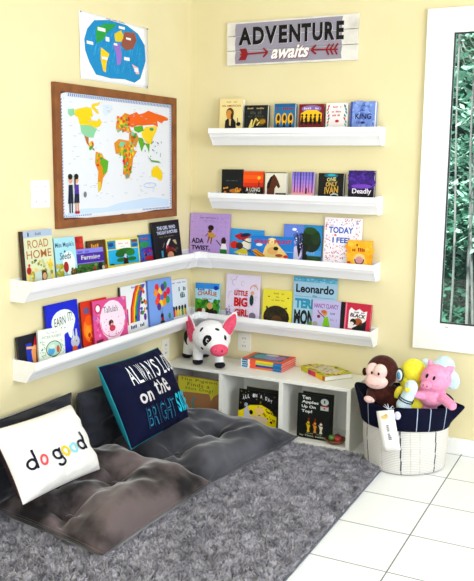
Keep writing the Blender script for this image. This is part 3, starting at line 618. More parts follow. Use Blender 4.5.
def hatch(y0, y1, z0, z1, n, vert):
    for i in range(n):
        if vert:
            a = z0+(z1-z0)*i/n; s = (z1-z0)/n*.5; P.poly([(y0, a), (y1, a+s), (y1, a+2*s), (y0, a+s)], '5A8CC4', False)
        else:
            a = y0+(y1-y0)*i/n; s = (y1-y0)/n*.5; P.poly([(a, z0), (a+s, z0), (a+2*s, z1), (a+s, z1)], '5A8CC4', False)
hatch(-1.11, -.235, 1.741, 1.755, 62, False); hatch(-1.163, -1.151, 1.22, 1.73, 36, True); hatch(-.249, -.237, 1.21, 1.745, 38, True); hatch(-1.16, -.95, 1.207, 1.216, 15, False); hatch(-.52, -.24, 1.207, 1.216, 20, False)
P.poly([(-1.13, 1.225), (-1.025, 1.241), (-.828, 1.237), (-.74, 1.253), (-.592, 1.263), (-.435, 1.273), (-.262, 1.255), (-.262, 1.222), (-.613, 1.218), (-.864, 1.215), (-1.13, 1.212)], 'D2E0F2')
C_ = {
'9FCFAF': [[(-1.111, 1.685), (-1.066, 1.69), (-1.063, 1.663), (-1.094, 1.653), (-1.111, 1.666)], [(-1.025, 1.62), (-.943, 1.62), (-.914, 1.61), (-.895, 1.608), (-.915, 1.587), (-.926, 1.566), (-.964, 1.565), (-.997, 1.573), (-1.019, 1.589)]],
'E8CE2A': [[(-1.062, 1.685), (-1.006, 1.697), (-.974, 1.702), (-.94, 1.70), (-.93, 1.675), (-.927, 1.661), (-.947, 1.66), (-.938, 1.644), (-.894, 1.643), (-.884, 1.658), (-.859, 1.639), (-.875, 1.62), (-.91, 1.61), (-.943, 1.62), (-1.028, 1.621), (-1.04, 1.653), (-1.063, 1.66)], [(-.935, 1.718), (-.867, 1.731), (-.887, 1.713), (-.915, 1.708), (-.89, 1.69), (-.878, 1.676), (-.9, 1.677), (-.94, 1.702)],
  [(-.523, 1.601), (-.488, 1.632), (-.368, 1.641), (-.39, 1.605), (-.419, 1.574), (-.427, 1.544), (-.476, 1.55), (-.516, 1.579)], [(-.433, 1.41), (-.41, 1.432), (-.395, 1.427), (-.381, 1.439), (-.36, 1.425), (-.329, 1.405), (-.325, 1.38), (-.335, 1.355), (-.36, 1.36), (-.382, 1.372), (-.433, 1.38)]],
'B87A3A': [[(-.997, 1.573), (-.964, 1.565), (-.965, 1.539), (-.927, 1.517), (-.918, 1.505), (-.947, 1.514), (-.979, 1.539)]],
'DCE4F0': [[(-.847, 1.721), (-.771, 1.723), (-.782, 1.693), (-.834, 1.666), (-.853, 1.686)]],
'D89A34': [[(-.912, 1.502), (-.863, 1.493), (-.85, 1.473), (-.812, 1.458), (-.823, 1.408), (-.858, 1.378), (-.876, 1.324), (-.897, 1.31), (-.9, 1.359), (-.894, 1.409), (-.919, 1.448)], [(-.764, 1.544), (-.723, 1.565), (-.624, 1.557), (-.604, 1.55), (-.59, 1.512), (-.565, 1.508), (-.601, 1.475), (-.612, 1.427), (-.637, 1.375), (-.668, 1.37), (-.686, 1.417), (-.69, 1.484), (-.752, 1.494)], [(-.741, 1.647), (-.709, 1.666), (-.671, 1.692), (-.633, 1.687), (-.634, 1.633), (-.615, 1.605), (-.648, 1.597), (-.698, 1.609), (-.73, 1.594), (-.748, 1.615)]],
'6EAE34': [[(-.87, 1.474), (-.812, 1.458), (-.823, 1.408), (-.857, 1.393), (-.86, 1.428), (-.881, 1.448)], [(-.595, 1.628), (-.515, 1.638), (-.502, 1.613), (-.55, 1.6), (-.589, 1.61)], [(-.563, 1.578), (-.516, 1.575), (-.493, 1.55), (-.51, 1.527), (-.524, 1.505), (-.544, 1.541)], [(-.496, 1.55), (-.448, 1.547), (-.451, 1.521), (-.456, 1.498), (-.469, 1.524)]],
'E0CC40': [[(-.9, 1.36), (-.876, 1.36), (-.88, 1.32), (-.897, 1.31)]],
'E07A2C': [[(-.633, 1.684), (-.568, 1.702), (-.548, 1.692), (-.50, 1.7), (-.459, 1.715), (-.389, 1.704), (-.33, 1.698), (-.265, 1.687), (-.268, 1.674), (-.31, 1.67), (-.33, 1.655), (-.375, 1.667), (-.368, 1.637), (-.418, 1.646), (-.502, 1.639), (-.562, 1.636), (-.609, 1.624), (-.641, 1.633)]],
'C89A3C': [[(-.635, 1.597), (-.57, 1.6), (-.55, 1.571), (-.578, 1.526), (-.617, 1.54), (-.636, 1.568)]],
'7AAA6A': [[(-.472, 1.486), (-.432, 1.465), (-.36, 1.459), (-.34, 1.448), (-.432, 1.454)]],
}
P.k += 1
for c_, ps in C_.items():
    P.k += 1
    for q in ps: P.poly(q, c_, False)
P.k += 1
rd = random.Random(2); cols = ['E0C838', '6EAE34', 'D8622E', 'E08A34', '4C9A58', 'B8C43A', '8CC8A4', 'C84A3A', 'D8B43A']
for (ya, yb_, za, zb, n) in ((-.735, -.60, 1.49, 1.55, 34), (-.685, -.615, 1.40, 1.49, 24), (-.73, -.63, 1.60, 1.67, 30), (-.63, -.565, 1.535, 1.6, 14), (-.905, -.87, 1.43, 1.49, 10), (-.96, -.93, 1.51, 1.545, 6)):
    for i in range(n): P.ell(rd.uniform(ya, yb_), rd.uniform(za, zb), rd.uniform(.006, .015), rd.uniform(.006, .013), rd.choice(cols), 6, False)
P.ell(-.43, 1.622, .02, .008, '5AA07A'); P.ell(-.655, 1.385, .014, .01, '6AAA94', lift=False); P.ell(-.70, 1.54, .02, .014, '8CC8B4', lift=False)
P.k += 1
for i in range(90): 
    y, z = rd.uniform(-1.12, -.28), rd.uniform(1.27, 1.72); P.rect(y, z, y+rd.uniform(.008, .03), z+.0025, 'C4C9D2', False)
for i in range(16): P.ell(rd.uniform(-.5, -.33), rd.uniform(1.47, 1.56), .004, .005, rd.choice(['4A6A8A', '8A8A5A', '5A9A6A']), 6, False)
P.ell(-1.0, 1.305, .012, .014, '8A8F94'); P.ring(-.45, 1.335, .06, .014, .004, 'B4C8E8', asp=.8)
# the travelling couple sticker
for (y, hc, bc, lc) in ((-1.105, '1A1512', '24344A', '1E2430'), (-1.062, '17110F', '6A4AA8', 'D8A888')):
    P.ell(y, 1.375, .014, .018, 'E0B898'); P.ell(y-.002, 1.388, .016, .013, hc)
    if y > -1.08: P.rect(y-.017, 1.335, y-.008, 1.385, hc)
    P.poly([(y-.017, 1.30), (y-.014, 1.352), (y+.014, 1.352), (y+.016, 1.30)], bc); P.poly([(y-.021, 1.268), (y-.016, 1.31), (y+.016, 1.31), (y+.017, 1.268)], '1E2A48'); P.rect(y-.012, 1.225, y-.004, 1.27, lc); P.rect(y+.004, 1.225, y+.012, 1.27, lc, False)
    if y > -1.08: P.ell(y-.007, 1.226, .01, .007, 'B8343A'); P.ell(y+.008, 1.226, .01, .007, 'B8343A', lift=False)
P.build('map_sheet', t, lambda y, z, k: (.0106+.00012*k, y+.7, z-1.48), .35)
bm = bmesh.new()
for (y, z) in ((-1.14, 1.73), (-.25, 1.74), (-1.15, 1.22), (-.25, 1.215)): ball(bm, (.0135, y+.7, z-1.48), .0028, seg=8)
bm_obj('push_pin', bm, mat('C9CDD2', .3), t)

# ------------------------------------------------------------------ child's coloured globe poster
t = thing('coloured_globe_drawing', 'child coloured paper world drawing taped above the framed map', 'poster', (0, -.72, 1.97))
sheet = [(-1.003, 2.123), (-.439, 2.126), (-.446, 1.826), (-1.006, 1.826)]
bm = bmesh.new(); n = 12
g = [[None]*(n+1) for _ in range(n+1)]
def curl(u, v): return .0015+.006*max(0, (.25-u))*(1-v)*2+.002*sin(u*7+v*3)**2
def sheet_pt(y, z, off):
    u = (y+1.005)/.562; v = (z-1.826)/.298
    return (curl(u, v)+off, y+.72, z-1.97)
vs = []; fs = []
for i in range(n+1):
    for j in range(n+1):
        u, v = i/n, j/n; y = -1.005+.562*u; z = 1.826+.298*v; vs.append(sheet_pt(y, z, 0))
for i in range(n):
    for j in range(n): a = i*(n+1)+j; fs.append((a, a+n+1, a+n+2, a+1))
o = mesh_obj('paper_sheet', vs, fs, mat('F2F3F6', .7), t, smooth=True)
so = o.modifiers.new('s', 'SOLIDIFY'); so.thickness = .0006; so.offset = -1
P = Print()
P.poly([(-.973, 2.004), (-.947, 2.052), (-.895, 2.096), (-.776, 2.115), (-.637, 2.112), (-.535, 2.086), (-.474, 2.037), (-.468, 1.963), (-.516, 1.869), (-.569, 1.845), (-.657, 1.854), (-.77, 1.848), (-.89, 1.855), (-.939, 1.904), (-.969, 1.953)], '2A9AC8')
rd = random.Random(8); P.k += 1
for i in range(230):
    a_, r_ = rd.uniform(0, 2*pi), sqrt(rd.random()); y = -.72+.215*r_*cos(a_); z = 1.98+.11*r_*sin(a_); l = rd.uniform(.01, .03); w = .0022
    P.poly([(y, z), (y+w, z), (y+w+l*.3, z+l), (y+l*.3, z+l)], rd.choice(['4AB0D8', '1E86B8', '6AC0E0', '2A92C4']), False)
P.k += 1
for c_, q in (('3AA45A', [(-.883, 2.068), (-.804, 2.095), (-.722, 2.105), (-.736, 2.089), (-.791, 2.059), (-.832, 2.015), (-.879, 1.997), (-.884, 2.038)]), ('E8CE30', [(-.846, 1.983), (-.78, 1.96), (-.802, 1.919), (-.81, 1.872), (-.83, 1.877), (-.848, 1.929)]), ('DCCB4A', [(-.737, 2.058), (-.68, 2.082), (-.653, 2.054), (-.682, 2.027), (-.731, 2.024)]), ('A06A5C', [(-.652, 2.078), (-.564, 2.086), (-.55, 2.05), (-.581, 2.007), (-.64, 1.992), (-.682, 2.011)]), ('A88AD0', [(-.752, 2.006), (-.696, 2.021), (-.676, 1.964), (-.691, 1.923), (-.72, 1.912), (-.725, 1.966)]), ('E0C0C4', [(-.59, 1.933), (-.538, 1.923), (-.523, 1.891), (-.553, 1.888)])): P.poly(q, c_, False)
for (y, z, w, h) in ((-.87, 2.055, .06, .016), (-.955, 1.985, .05, .014), (-.81, 2.015, .03, .02), (-.70, 2.088, .05, .012), (-.64, 2.045, .04, .010), (-.745, 2.005, .03, .010), (-.66, 1.945, .05, .016), (-.57, 1.90, .035, .018), (-.84, 1.93, .045, .012)): P.rect(y, z, y+w, z+h, 'EEF0F4')
P.scribble(-.8, 2.117, -.65, 2.121, '5A6068', 18)
P.build('coloured_globe', t, lambda y, z, k: sheet_pt(y, z, .0006+.0001*k), .6, .03)
bm = bmesh.new()
for (y, z) in ((-.995, 2.118), (-.448, 2.12), (-.455, 1.834)): ball(bm, (.005, y+.72, z-1.97), .004, seg=8)
bm_obj('pin', bm, mat('8A8F96', .4), t)

# ------------------------------------------------------------------ ADVENTURE sign
t = thing('wooden_sign', 'whitewashed plank sign reading ADVENTURE awaits on the back wall', 'sign', (.605, 0, 2.086))
pl = noise_mat('whitewash_plank', 'E4E0DA', 'C9C3BC', 9, .7, .3, 40, dist=.003, lo=.45, hi=.75)
dx = .37; zz = [2.201, 2.1265, 2.0505, 1.9725]
for i in range(3):
    box_obj('plank', -dx, dx, -.018, -.001, zz[i+1]+.0012-2.086, zz[i]-.0012-2.086, pl, t, .002)
box_obj('backing_batten', -dx+.03, dx-.03, -.004, -.0008, -.10, .10, mat('4A4038', .8), t)
P = Print()
pts = [(.07, .04), (.072, .3), (.058, .5), (.07, .7), (.075, .93), (.10, .96), (.5, .955), (.9, .97), (.885, .7), (.9, .45), (.885, .06), (.5, .05)]
P.k += 1
for q0, q1 in ((.02, .333-.006), (.343, .660), (.672, .97)):
    P.poly([(.07, max(q0, .04)), (.066, (q0+q1)/2), (.072, min(q1, .95)), (.89, min(q1, .96)), (.882, (q0+q1)/2), (.888, max(q0, .05))], 'A9A5B2', False)
def caps(s, x0, y0, x1, y1, c, dxy):
    P.text(s, x0+dxy, y0-dxy*2, x1+dxy, y1-dxy*2, c, .035)
    P.text(s, x0, y0, x1, y1, '0A0910', .045)
xs = [('A', .10, .205), ('D', .215, .305), ('V', .31, .405), ('E', .42, .485), ('N', .50, .585), ('T', .59, .665), ('U', .675, .75), ('R', .765, .84), ('E', .85, .905)]
for ch, x0, x1 in xs: caps(ch, x0-.005, .46, x1-.005, .86, 'DCD9DE', .004)
P.text('awaits', .362, .10, .655, .39, '8A2A34', .03, .35); P.text('awaits', .357, .115, .65, .405, 'F6F4F4', .03, .35)
for (xa, xb, s) in ((.11, .33, 1), (.86, .665, -1)):
    P.line([(xa, .25), (xb, .27)], .012, '9A2E38', 3)
    P.line([(xb-.035*s, .37), (xb, .27), (xb-.035*s, .17)], .014, '9A2E38', 3)
    if s > 0: P.poly([(.095, .12), (.155, .12), (.175, .25), (.16, .38), (.105, .38), (.125, .25)], '9A2E38')
    else:
        for k_ in range(3): P.line([(.86-.03*k_, .38), (.835-.03*k_, .26), (.855-.03*k_, .14)], .012, '9A2E38', 3)
P.build('painted_lettering', t, lambda x, y, k: (-dx+.74*x, -.0184-.00012*k, -.1135+.228*y), .6)

# ------------------------------------------------------------------ wall plates
pm = mat('E9E6DA', .35); hole = mat('3A3630', .6)
def plate(name, label, cat, back, c, w, h, kind):
    t = thing(name, label, cat, (c[0], c[1], c[2]))
    def R_(a, d, z): return (a, -d, z) if back else (d, a, z)
    def pb(nm, a0, a1, z0, z1, d0, d1, m, bev=.001):
        bm = bmesh.new()
        if back: box(bm, a0, a1, -d1, -d0, z0, z1, bev)
        else: box(bm, d0, d1, a0, a1, z0, z1, bev)
        return bm_obj(nm, bm, m, t)
    pmm = pm if kind == 'outlet' else mat('F0F3F8', .35)
    pb('face_plate', -w/2, w/2, -h/2, h/2, .0004, .006, pmm, .002)
    if kind == 'outlet':
        for z in (-.022, .022):
            rc = pb('receptacle', -.017, .017, z-.014, z+.014, .006, .0075, pmm)
            bm = bmesh.new()
            for a_ in (-.007, .007):
                if back: box(bm, a_-.0018, a_+.0018, -.0082, -.0074, z-.005, z+.006)
                else: box(bm, .0074, .0082, a_-.0018, a_+.0018, z-.005, z+.006)
            bm_obj('slots', bm, hole, rc)
        bm = bmesh.new(); ball(bm, R_(0, .006, 0), .003, seg=8); bm_obj('screw', bm, mat('8A8678', .3), t)
    else:
        for a_ in (-w/4, w/4):
            pb('toggle', a_-.005, a_+.005, -.004, .012, .006, .016, pmm)
            bm = bmesh.new()
            for z in (-.032, .032): ball(bm, R_(a_, .006, z), .003, seg=8)
            bm_obj('screws', bm, mat('A4A8AE', .3), t)
plate('wall_outlet', 'cream wall outlet on the back wall above the cube shelf', 'outlet', True, (.353, 0, .445), .082, .105, 'outlet')
plate('wall_outlet', 'cream wall outlet on the left wall behind the navy pillow', 'outlet', False, (0, -.29, .424), .08, .114, 'outlet')
plate('light_switch', 'white double light switch left of the framed map', 'switch', False, (0, -1.301, 1.317), .118, .117, 'switch')

# ------------------------------------------------------------------ cube shelf
shm = noise_mat('cream_laminate', 'E9E8E0', 'EFEEE7', 2, .4)
SX0, SX1, SY0, SY1 = .003, 1.093, -.2975, -.016
t = thing('cube_shelf', 'low cream three compartment cube shelf in the corner under the ledges', 'shelf', (.548, -.157, 0))
def sb(nm, x0, x1, y0, y1, z0, z1): return box_obj(nm, x0-.548, x1-.548, y0+.157, y1+.157, z0, z1, shm, t, .0012)
sb('top_panel', SX0, SX1, SY0, SY1, .327, .345)
sb('bottom_panel', SX0+.0185, SX1-.0215, SY0+.002, SY1, .012, .032)
sb('side_panel', SX0, SX0+.018, SY0, SY1, .0, .3268); sb('side_panel', SX1-.021, SX1, SY0, SY1, .0, .3268)
sb('divider', .344, .365, SY0+.001, SY1, .0322, .3268); sb('divider', .699, .722, SY0+.001, SY1, .0322, .3268)
sb('back_panel', SX0+.0185, SX1-.0215, SY1-.004, SY1-.0005, .0322, .3268)

# books inside the cubes: lean back a little
def leaning(x0, yb, z0, ang): 
    return (Vector((x0, yb, z0)), Vector((1, 0, 0)), Vector((0, sin(ang), cos(ang))))
def a_pigeon(P):
    P.rect(0, 0, 1, 1, 'B08A6A'); P.rect(0, 0, 1, 1, 'B08A6A'); P.poly([(.02, .68), (.02, .985), (.97, .985), (.97, .68), (.86, .6), (.8, .48), (.76, .64), (.3, .62), (.04, .6)], 'D0CB58')
    P.text('The Pigeon', .06, .87, .92, .96, '5A5A34', .0, spacing=1.1); P.text('Finds a', .24, .77, .76, .86, '5A5A34', .0, spacing=1.1); P.text('Hot Dog!', .2, .66, .84, .75, '5A5A34', .0, spacing=1.1)
    P.poly([(.2, .0), (.26, .2), (.38, .26), (.56, .22), (.7, .1), (.5, .1), (.46, .0)], '6A9C9C'); P.line([(.4, .2), (.36, .42), (.42, .52)], .05, '6A9C9C'); P.ell(.1, .5, .09, .03, 'A8503A')
    P.ell(.9, .12, .05, .04, '6A5A3A')
def a_allday(P):
    P.rect(0, 0, 1, 1, '17161C'); P.scatter(50, .03, .4, .97, .97, .018, ['3A3A44', '8A8428', '24242C'], 3); P.poly([(0, 0), (0, .42), (.16, .52), (.3, .62), (.6, .66), (.8, .58), (1, .4), (1, 0)], 'E2D21E')
    P.scatter(40, .5, .2, .98, .6, .02, ['17161C', '4A4414', 'B8A818'], 5, 1, 1.6)
    for i, ch in enumerate('ALL IN A DAY'):
        if ch != ' ':
            x = .1+.066*i; y = .74+.1*(1-((i-5.5)/5.5)**2); P.text(ch, x, y, x+.05, y+.09, 'E6E6EA', .03)
    P.ell(.55, .5, .12, .1, 'E6C890'); P.ell(.5, .28, .3, .1, 'D8C8B0'); P.poly([(.14, .05), (.16, .5), (.22, .6), (.28, .5), (.3, .3), (.26, .05)], 'C9C9D6'); P.ell(.34, .44, .05, .06, '17161C'); P.ell(.2, .62, .05, .05, 'B4B4C4')
    P.poly([(.28, 0), (.3, .14), (.5, .2), (.75, .14), (.94, 0)], '17161C'); P.ell(.84, .08, .05, .05, 'D0D0DA'); P.rect(0, 0, .04, .45, 'E2D21E')
def a_apples(P):
    P.rect(0, 0, 1, 1, '1A2220')
    for i, s in enumerate(('Ten', 'Apples', 'Up On', 'Top!')): P.text(s, .12, .88-.105*i, .12+(.26, .5, .42, .32)[i], .96-.105*i, 'E8EAE6', .03)
    P.ell(.8, .87, .12, .075, 'C9CFCB'); P.rect(.68, .68, .92, .77, 'C9CFCB'); P.rect(.78, .84, .82, .91, '1A2220'); P.ell(.8, .725, .03, .02, 'A83A3A'); P.rect(.7, .76, .9, .79, 'A8503A')
    for x, c_ in ((.34, 'D8BE2E'), (.54, 'D8A04A'), (.72, 'E2DCCB')):
        P.ell(x, .36, .04, .025, c_); P.poly([(x-.05, .3), (x+.05, .32), (x+.03, .2), (x+.05, .15), (x-.04, .15), (x-.02, .22)], c_); P.line([(x-.07, .33), (x+.06, .28)], .02, c_)
        for k_ in range(3 if x < .6 else 1): P.ell(x+.005*k_, .4+.03*k_, .018, .014, 'B03A30')
    P.scribble(.3, .115, .76, .135, 'A8A89C', 9); P.text('by Theo. LeSieg', .1, .04, .88, .09, 'C9CDB0', .01)
g_ = 'books standing in the cube shelf'
make_book('picture_book', 'mustard and tan picture book titled The Pigeon Finds a Hot Dog! in the shelf', g_, .272, .235, .010, 'B08A6A', '8A7A3A', a_pigeon, 0, leaning(.049, -.245, .034, .05))
make_book('picture_book', 'black and yellow picture book titled ALL IN A DAY in the middle cube', g_, .226, .213, .010, '17161C', '101014', a_allday, 0, leaning(.446, -.262, .034, .07))
make_book('picture_book', 'white edged book peeking out behind ALL IN A DAY', g_, .20, .224, .012, 'D8D4C4', '8A8676', lambda P: P.rect(0, 0, 1, 1, '3A382E'), 0, leaning(.478, -.236, .034, .07))
make_book('picture_book', 'black book titled Ten Apples Up On Top! in the right cube', g_, .186, .236, .012, '1A2220', '121816', a_apples, 0, leaning(.787, -.250, .034, .04))
make_book('picture_book', 'pale book behind Ten Apples Up On Top! showing only its top edge', g_, .172, .243, .012, 'C9C4B4', '8A8676', lambda P: P.rect(0, 0, 1, 1, '2A2E2A'), 0, leaning(.806, -.228, .034, .04))
# dish with toy fruit
t = thing('wooden_dish', 'small brown wooden dish in the right cube of the shelf', 'dish', (1.0, -.245, .0325))
bm = bmesh.new(); prof = [(0, .0), (.030, .0), (.045, .008), (.056, .024), (.053, .025), (.042, .012), (.028, .005), (0, .004)]
n = 28; rings = [[bm.verts.new((r_*cos(2*pi*k/n), r_*sin(2*pi*k/n), z)) for k in range(n)] if r_ > 0 else [bm.verts.new((0, 0, z))] for r_, z in prof]
for A, B in zip(rings, rings[1:]):
    for k in range(n):
        if len(A) == 1: bm.faces.new((A[0], B[(k+1) % n], B[k]))
        elif len(B) == 1: bm.faces.new((A[k], A[(k+1) % n], B[0]))
        else: bm.faces.new((A[k], A[(k+1) % n], B[(k+1) % n], B[k]))
bm_obj('dish_bowl', bm, mat('7A4A2C', .4), t, True)
for (x, y, z, c_, lab) in ((1.018, -.258, .060, 'B02A30', 'small red toy apple in the wooden dish'), (.982, -.248, .058, '5A8A34', 'small green toy apple in the wooden dish'), (1.003, -.222, .058, '6A3024', 'small dark brown red toy apple at the back of the wooden dish')):
    a_ = thing('toy_apple', lab, 'toy fruit', (x, y, z), 0, 'toy apples in the dish')
    bm = bmesh.new(); ball(bm, (0, 0, 0), (.0185, .0185, .0168), seg=18)
    for v in bm.verts:
        if v.co.z > .012: v.co.z -= (v.co.z-.012)*.9*max(0, 1-hypot(v.co.x, v.co.y)/.012)
    bm_obj('apple_flesh', bm, mat(c_, .35), a_, True)
    bm = bmesh.new(); tube(bm, [(0, 0, .010), (.002, 0, .019), (.005, .001, .024)], .0012, 6); bm_obj('stalk', bm, mat('3A2A1C', .7), a_)

# ------------------------------------------------------------------ books lying on top
def lying(name, lab, grp, x, y, z, rz, w, h, t, cover, spine, art, pages='F0EDE6'):
    X = Vector((cos(rz), sin(rz), 0)); U = Vector((-sin(rz), cos(rz), 0))
    return make_book(name, lab, grp, w, h, t, cover, spine, art, 0, (Vector((x, y, z+t)), X, U), pages=pages)
def a_board(P):
    P.rect(0, 0, 1, 1, 'D8522C'); P.rect(.12, .14, .9, .86, '3A6A7C'); P.ell(.35, .5, .2, .25, '5AA4B4'); P.ell(.62, .42, .22, .2, '9A9CCB'); P.ell(.76, .56, .12, .16, 'B07AB0'); P.ell(.5, .72, .16, .1, 'C9D4E0'); P.rect(.1, .13, .13, .88, '4A8A4A')
for i in range(4):
    lab = ['orange edged board book at the bottom of the stack of four', 'second lowest orange edged board book of the stack of four', 'second from the top orange edged board book of the stack', 'topmost orange board book with blue and lilac cover on the stack'][i]
    X = Vector((.9999, -.014, 0)); rz = radians((-2.5, -1.5, -2.2, -1.8)[i]); hgt = .0118; z0 = .3455+i*(hgt+.0003)
    b_ = lying('board_book', lab, 'stack of board books on the cube shelf', .412+.002*(i % 2), -.166, z0, rz, .252, .19, hgt, 'D8522C', 'E0603A', a_board, 'E8AFA4')
    # striped spine along the front edge
    P = Print()
    for (u0, u1, c_) in ((0, .03, 'E8F0F4'), (.03, .17, '2E86A8'), (.17, .22, 'F0E8E0'), (.22, .36, 'E4735A'), (.36, .78, ('D8945A', '5A54A8', 'B8CC7A', 'E8D23A')[i]), (.78, .98, '2E86B0')): P.rect(u0, 0, u1, 1, c_, u0 == 0)
    P.rect(.03, .0, .17, .25, 'D8E8F0')
    P.build('spine_print', b_, lambda x, y, k: (x*.252, -.0004-.00012*k, -hgt+y*hgt*.98))
def a_yb(P):
    P.rect(0, 0, 1, 1, 'C9C43A'); P.scatter(60, .02, .02, .98, .98, .06, ['9AA83A', 'DCCB3A', 'B8B83A', 'E6DC6A', '7A8A2C', 'A83A4A'], 4); P.rect(.18, .2, .82, .8, 'D8CFC0'); P.scatter(30, .2, .25, .8, .75, .04, ['C4B8A8', 'E4DCCB', 'A8A088'], 6)
rz = radians(-38)
b_ = lying('picture_book', 'thick yellow patterned book lying flat on the right end of the cube shelf', None, .735, -.078, .3455, rz, .245, .17, .026, 'C9C43A', 'D8C83A', a_yb, 'F4F4F4')
P = Print()
for (u0, u1, c_) in ((0, .3, 'C9C43A'), (.3, .42, 'B83A7A'), (.42, .62, 'D84A6A'), (.62, .9, 'E8C42E'), (.9, 1, 'C8782E')): P.rect(u0, 0, u1, 1, c_, u0 == 0)
P.build('spine_print', b_, lambda x, y, k: (x*.245, -.0004-.00012*k, -.026+y*.0255))
# ------------------------------------------------------------------ cushions and pillows
def quad_surface(BL, BR, TR, TL):
    BL, BR, TR, TL = map(Vector, (BL, BR, TR, TL))
    Nn = (BR-BL).cross(TL-BL).normalized()
    def f(u, v):
        s, t_ = (u+1)/2, (v+1)/2
        return BL.lerp(BR, s).lerp(TL.lerp(TR, s), t_)
    return f, Nn
def puff(u, v, p=3.6, e=.55): return max(0, (1-abs(u)**p)*(1-abs(v)**p))**e
def pinch(u, v, k=.06): return u*(1-k*(1-v*v)*abs(u)), v*(1-k*(1-u*u)*abs(v))
def pillow_pt(f, Nn, T, u, v, side, off=0, seed=0, wr=.006, k=.06):
    a_, b_ = pinch(u, v, k); p = f(a_, b_); h = puff(u, v)*T/2
    w = noise.noise(Vector((a_*2.2+seed, b_*2.2, seed*1.7)))*wr*2*min(1, puff(u, v)*2) + noise.noise(Vector((a_*6+seed, b_*5, 3+seed)))*wr*min(1, puff(u, v)*2)
    return p+Nn*(side*(h+off)+ (w if side > 0 else 0))
def pillow(name, lab, cat, corners, T, mf, mb, n=72, seed=0, group=None, k=.06, names=('front', 'back')):
    f, Nn = quad_surface(*corners); root = thing(name, lab, cat, f(0, -1), 0, group); O = f(0, -1)
    us = [sin(pi/2*(2*i/n-1)) for i in range(n+1)]
    for side, m_, nm in ((1, mf, names[0]), (-1, mb, names[1])):
        vs = [pillow_pt(f, Nn, T, u, v, side, 0, seed, k=k)-O for v in us for u in us]
        fs = []
        for j in range(n):
            for i in range(n):
                a_ = j*(n+1)+i; q = (a_, a_+1, a_+n+2, a_+n+1); fs.append(q if side > 0 else q[::-1])
        pp = mesh_obj(nm, vs, fs, m_, root, smooth=True)
        if side > 0: root_front = pp
    # seam piping
    bm = bmesh.new(); ring = []
    for i in range(n): ring.append((us[i], -1))
    for i in range(n): ring.append((1, us[i]))
    for i in range(n): ring.append((us[n-i], 1))
    for i in range(n): ring.append((-1, us[n-i]))
    tube(bm, [pillow_pt(f, Nn, T, u, v, 1, 0, seed, 0, k)-O for u, v in ring], .0028, 6, True)
    bm_obj('seam', bm, mb, root, True)
    return root_front, f, Nn, O
# floor cushions: velvet plush, tufted
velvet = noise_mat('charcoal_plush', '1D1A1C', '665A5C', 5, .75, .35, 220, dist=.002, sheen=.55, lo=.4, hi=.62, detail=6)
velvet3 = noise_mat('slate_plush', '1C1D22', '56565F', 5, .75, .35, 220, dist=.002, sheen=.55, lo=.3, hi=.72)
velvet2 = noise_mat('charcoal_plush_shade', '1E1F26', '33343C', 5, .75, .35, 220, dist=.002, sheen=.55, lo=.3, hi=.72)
def floor_cushion(name, lab, corners, H, tufts, seed, m_, group=None, zb=.028, wr=.007):
    f, Nn = quad_surface(*corners); O = f(0, 0); O.z = zb; root = thing(name, lab, 'cushion', O, 0, group); n = 80
    us = [sin(pi/2*(2*i/n-1))*.45+.55*(2*i/n-1) for i in range(n+1)]
    T_ = [Vector(t_) for t_ in tufts]
    W = (f(1, 0)-f(-1, 0)).length; D = (f(0, 1)-f(0, -1)).length
    def top(u, v):
        a_, b_ = pinch(u, v, .035); p = f(a_, b_); h = puff(u, v, 3.4, .58)*H*1.12
        dip = 0
        for tu in T_:
            dx_, dy_ = (a_-tu.x)*W/2, (b_-tu.y)*D/2; d_ = hypot(dx_, dy_); an = atan2(dy_, dx_)
            dip += .06*math.exp(-(d_/.05)**1.5) + .045*math.exp(-(d_/.14)**2)*(1+.28*sin(an*5+seed+tu.x*4)*min(1, d_/.05))
        w = noise.noise(Vector((a_*1.6+seed, b_*1.6, 0)))*wr*2.6+noise.noise(Vector((a_*3.5+seed, b_*4, 2)))*wr*2.4+noise.noise(Vector((a_*7, b_*6+seed, 5)))*wr*.6
        e = min(1, puff(u, v)*2.2)
        return p+Nn*(max(h-min(dip, H*.75)*e+w*e, 0))
    def bot(u, v):
        a_, b_ = pinch(u, v, .035); p = f(a_, b_); return p-Nn*min(puff(u, v, 4.5, .5)*.1, abs(p.z-zb) if Nn.z > .7 else .045)
    for fn, nm, s in ((top, 'top_cover', 1), (bot, 'underside', -1)):
        vs = [fn(u, v)-O for v in us for u in us]; fs = []
        for j in range(n):
            for i in range(n): a_ = j*(n+1)+i; q = (a_, a_+1, a_+n+2, a_+n+1); fs.append(q if s > 0 else q[::-1])
        pp = mesh_obj(nm, vs, fs, m_, root, smooth=True)
        if s > 0: tc_ = pp
    bm = bmesh.new(); ring = [(us[i], -1) for i in range(n)]+[(1, us[i]) for i in range(n)]+[(us[n-i], 1) for i in range(n)]+[(-1, us[n-i]) for i in range(n)]
    tube(bm, [top(u, v)-O for u, v in ring], .0045, 7, True)
    bm_obj('piping', bm, m_, root, True)
    for tu in T_:
        bm = bmesh.new(); p = top(tu.x, tu.y)-O; ball(bm, p+Nn*.003, (.013, .013, .006) if Nn.z > .7 else (.007, .013, .013), seg=14)
        bm_obj('button', bm, m_, tc_, True)
    return root
gc = 'grey plush floor cushions'
# seat cushions lie on the rug (u: away from the wall, v: towards the corner)
floor_cushion('floor_cushion', 'near grey tufted plush cushion lying on the rug under the white pillow', ((.06, -1.70, .062), (.668, -1.80, .050), (.700, -1.045, .055), (.07, -.99, .068)), .112, [(.07, -.70), (.07, .12), (-.6, -.3)], 1.3, velvet, gc)
floor_cushion('floor_cushion', 'far grey tufted plush cushion lying in front of the cube shelf', ((.075, -.978, .070), (.690, -1.035, .055), (.815, -.305, .055), (.06, -.312, .066)), .106, [(.1, -.62), (.25, .08)], 4.1, velvet3, gc)
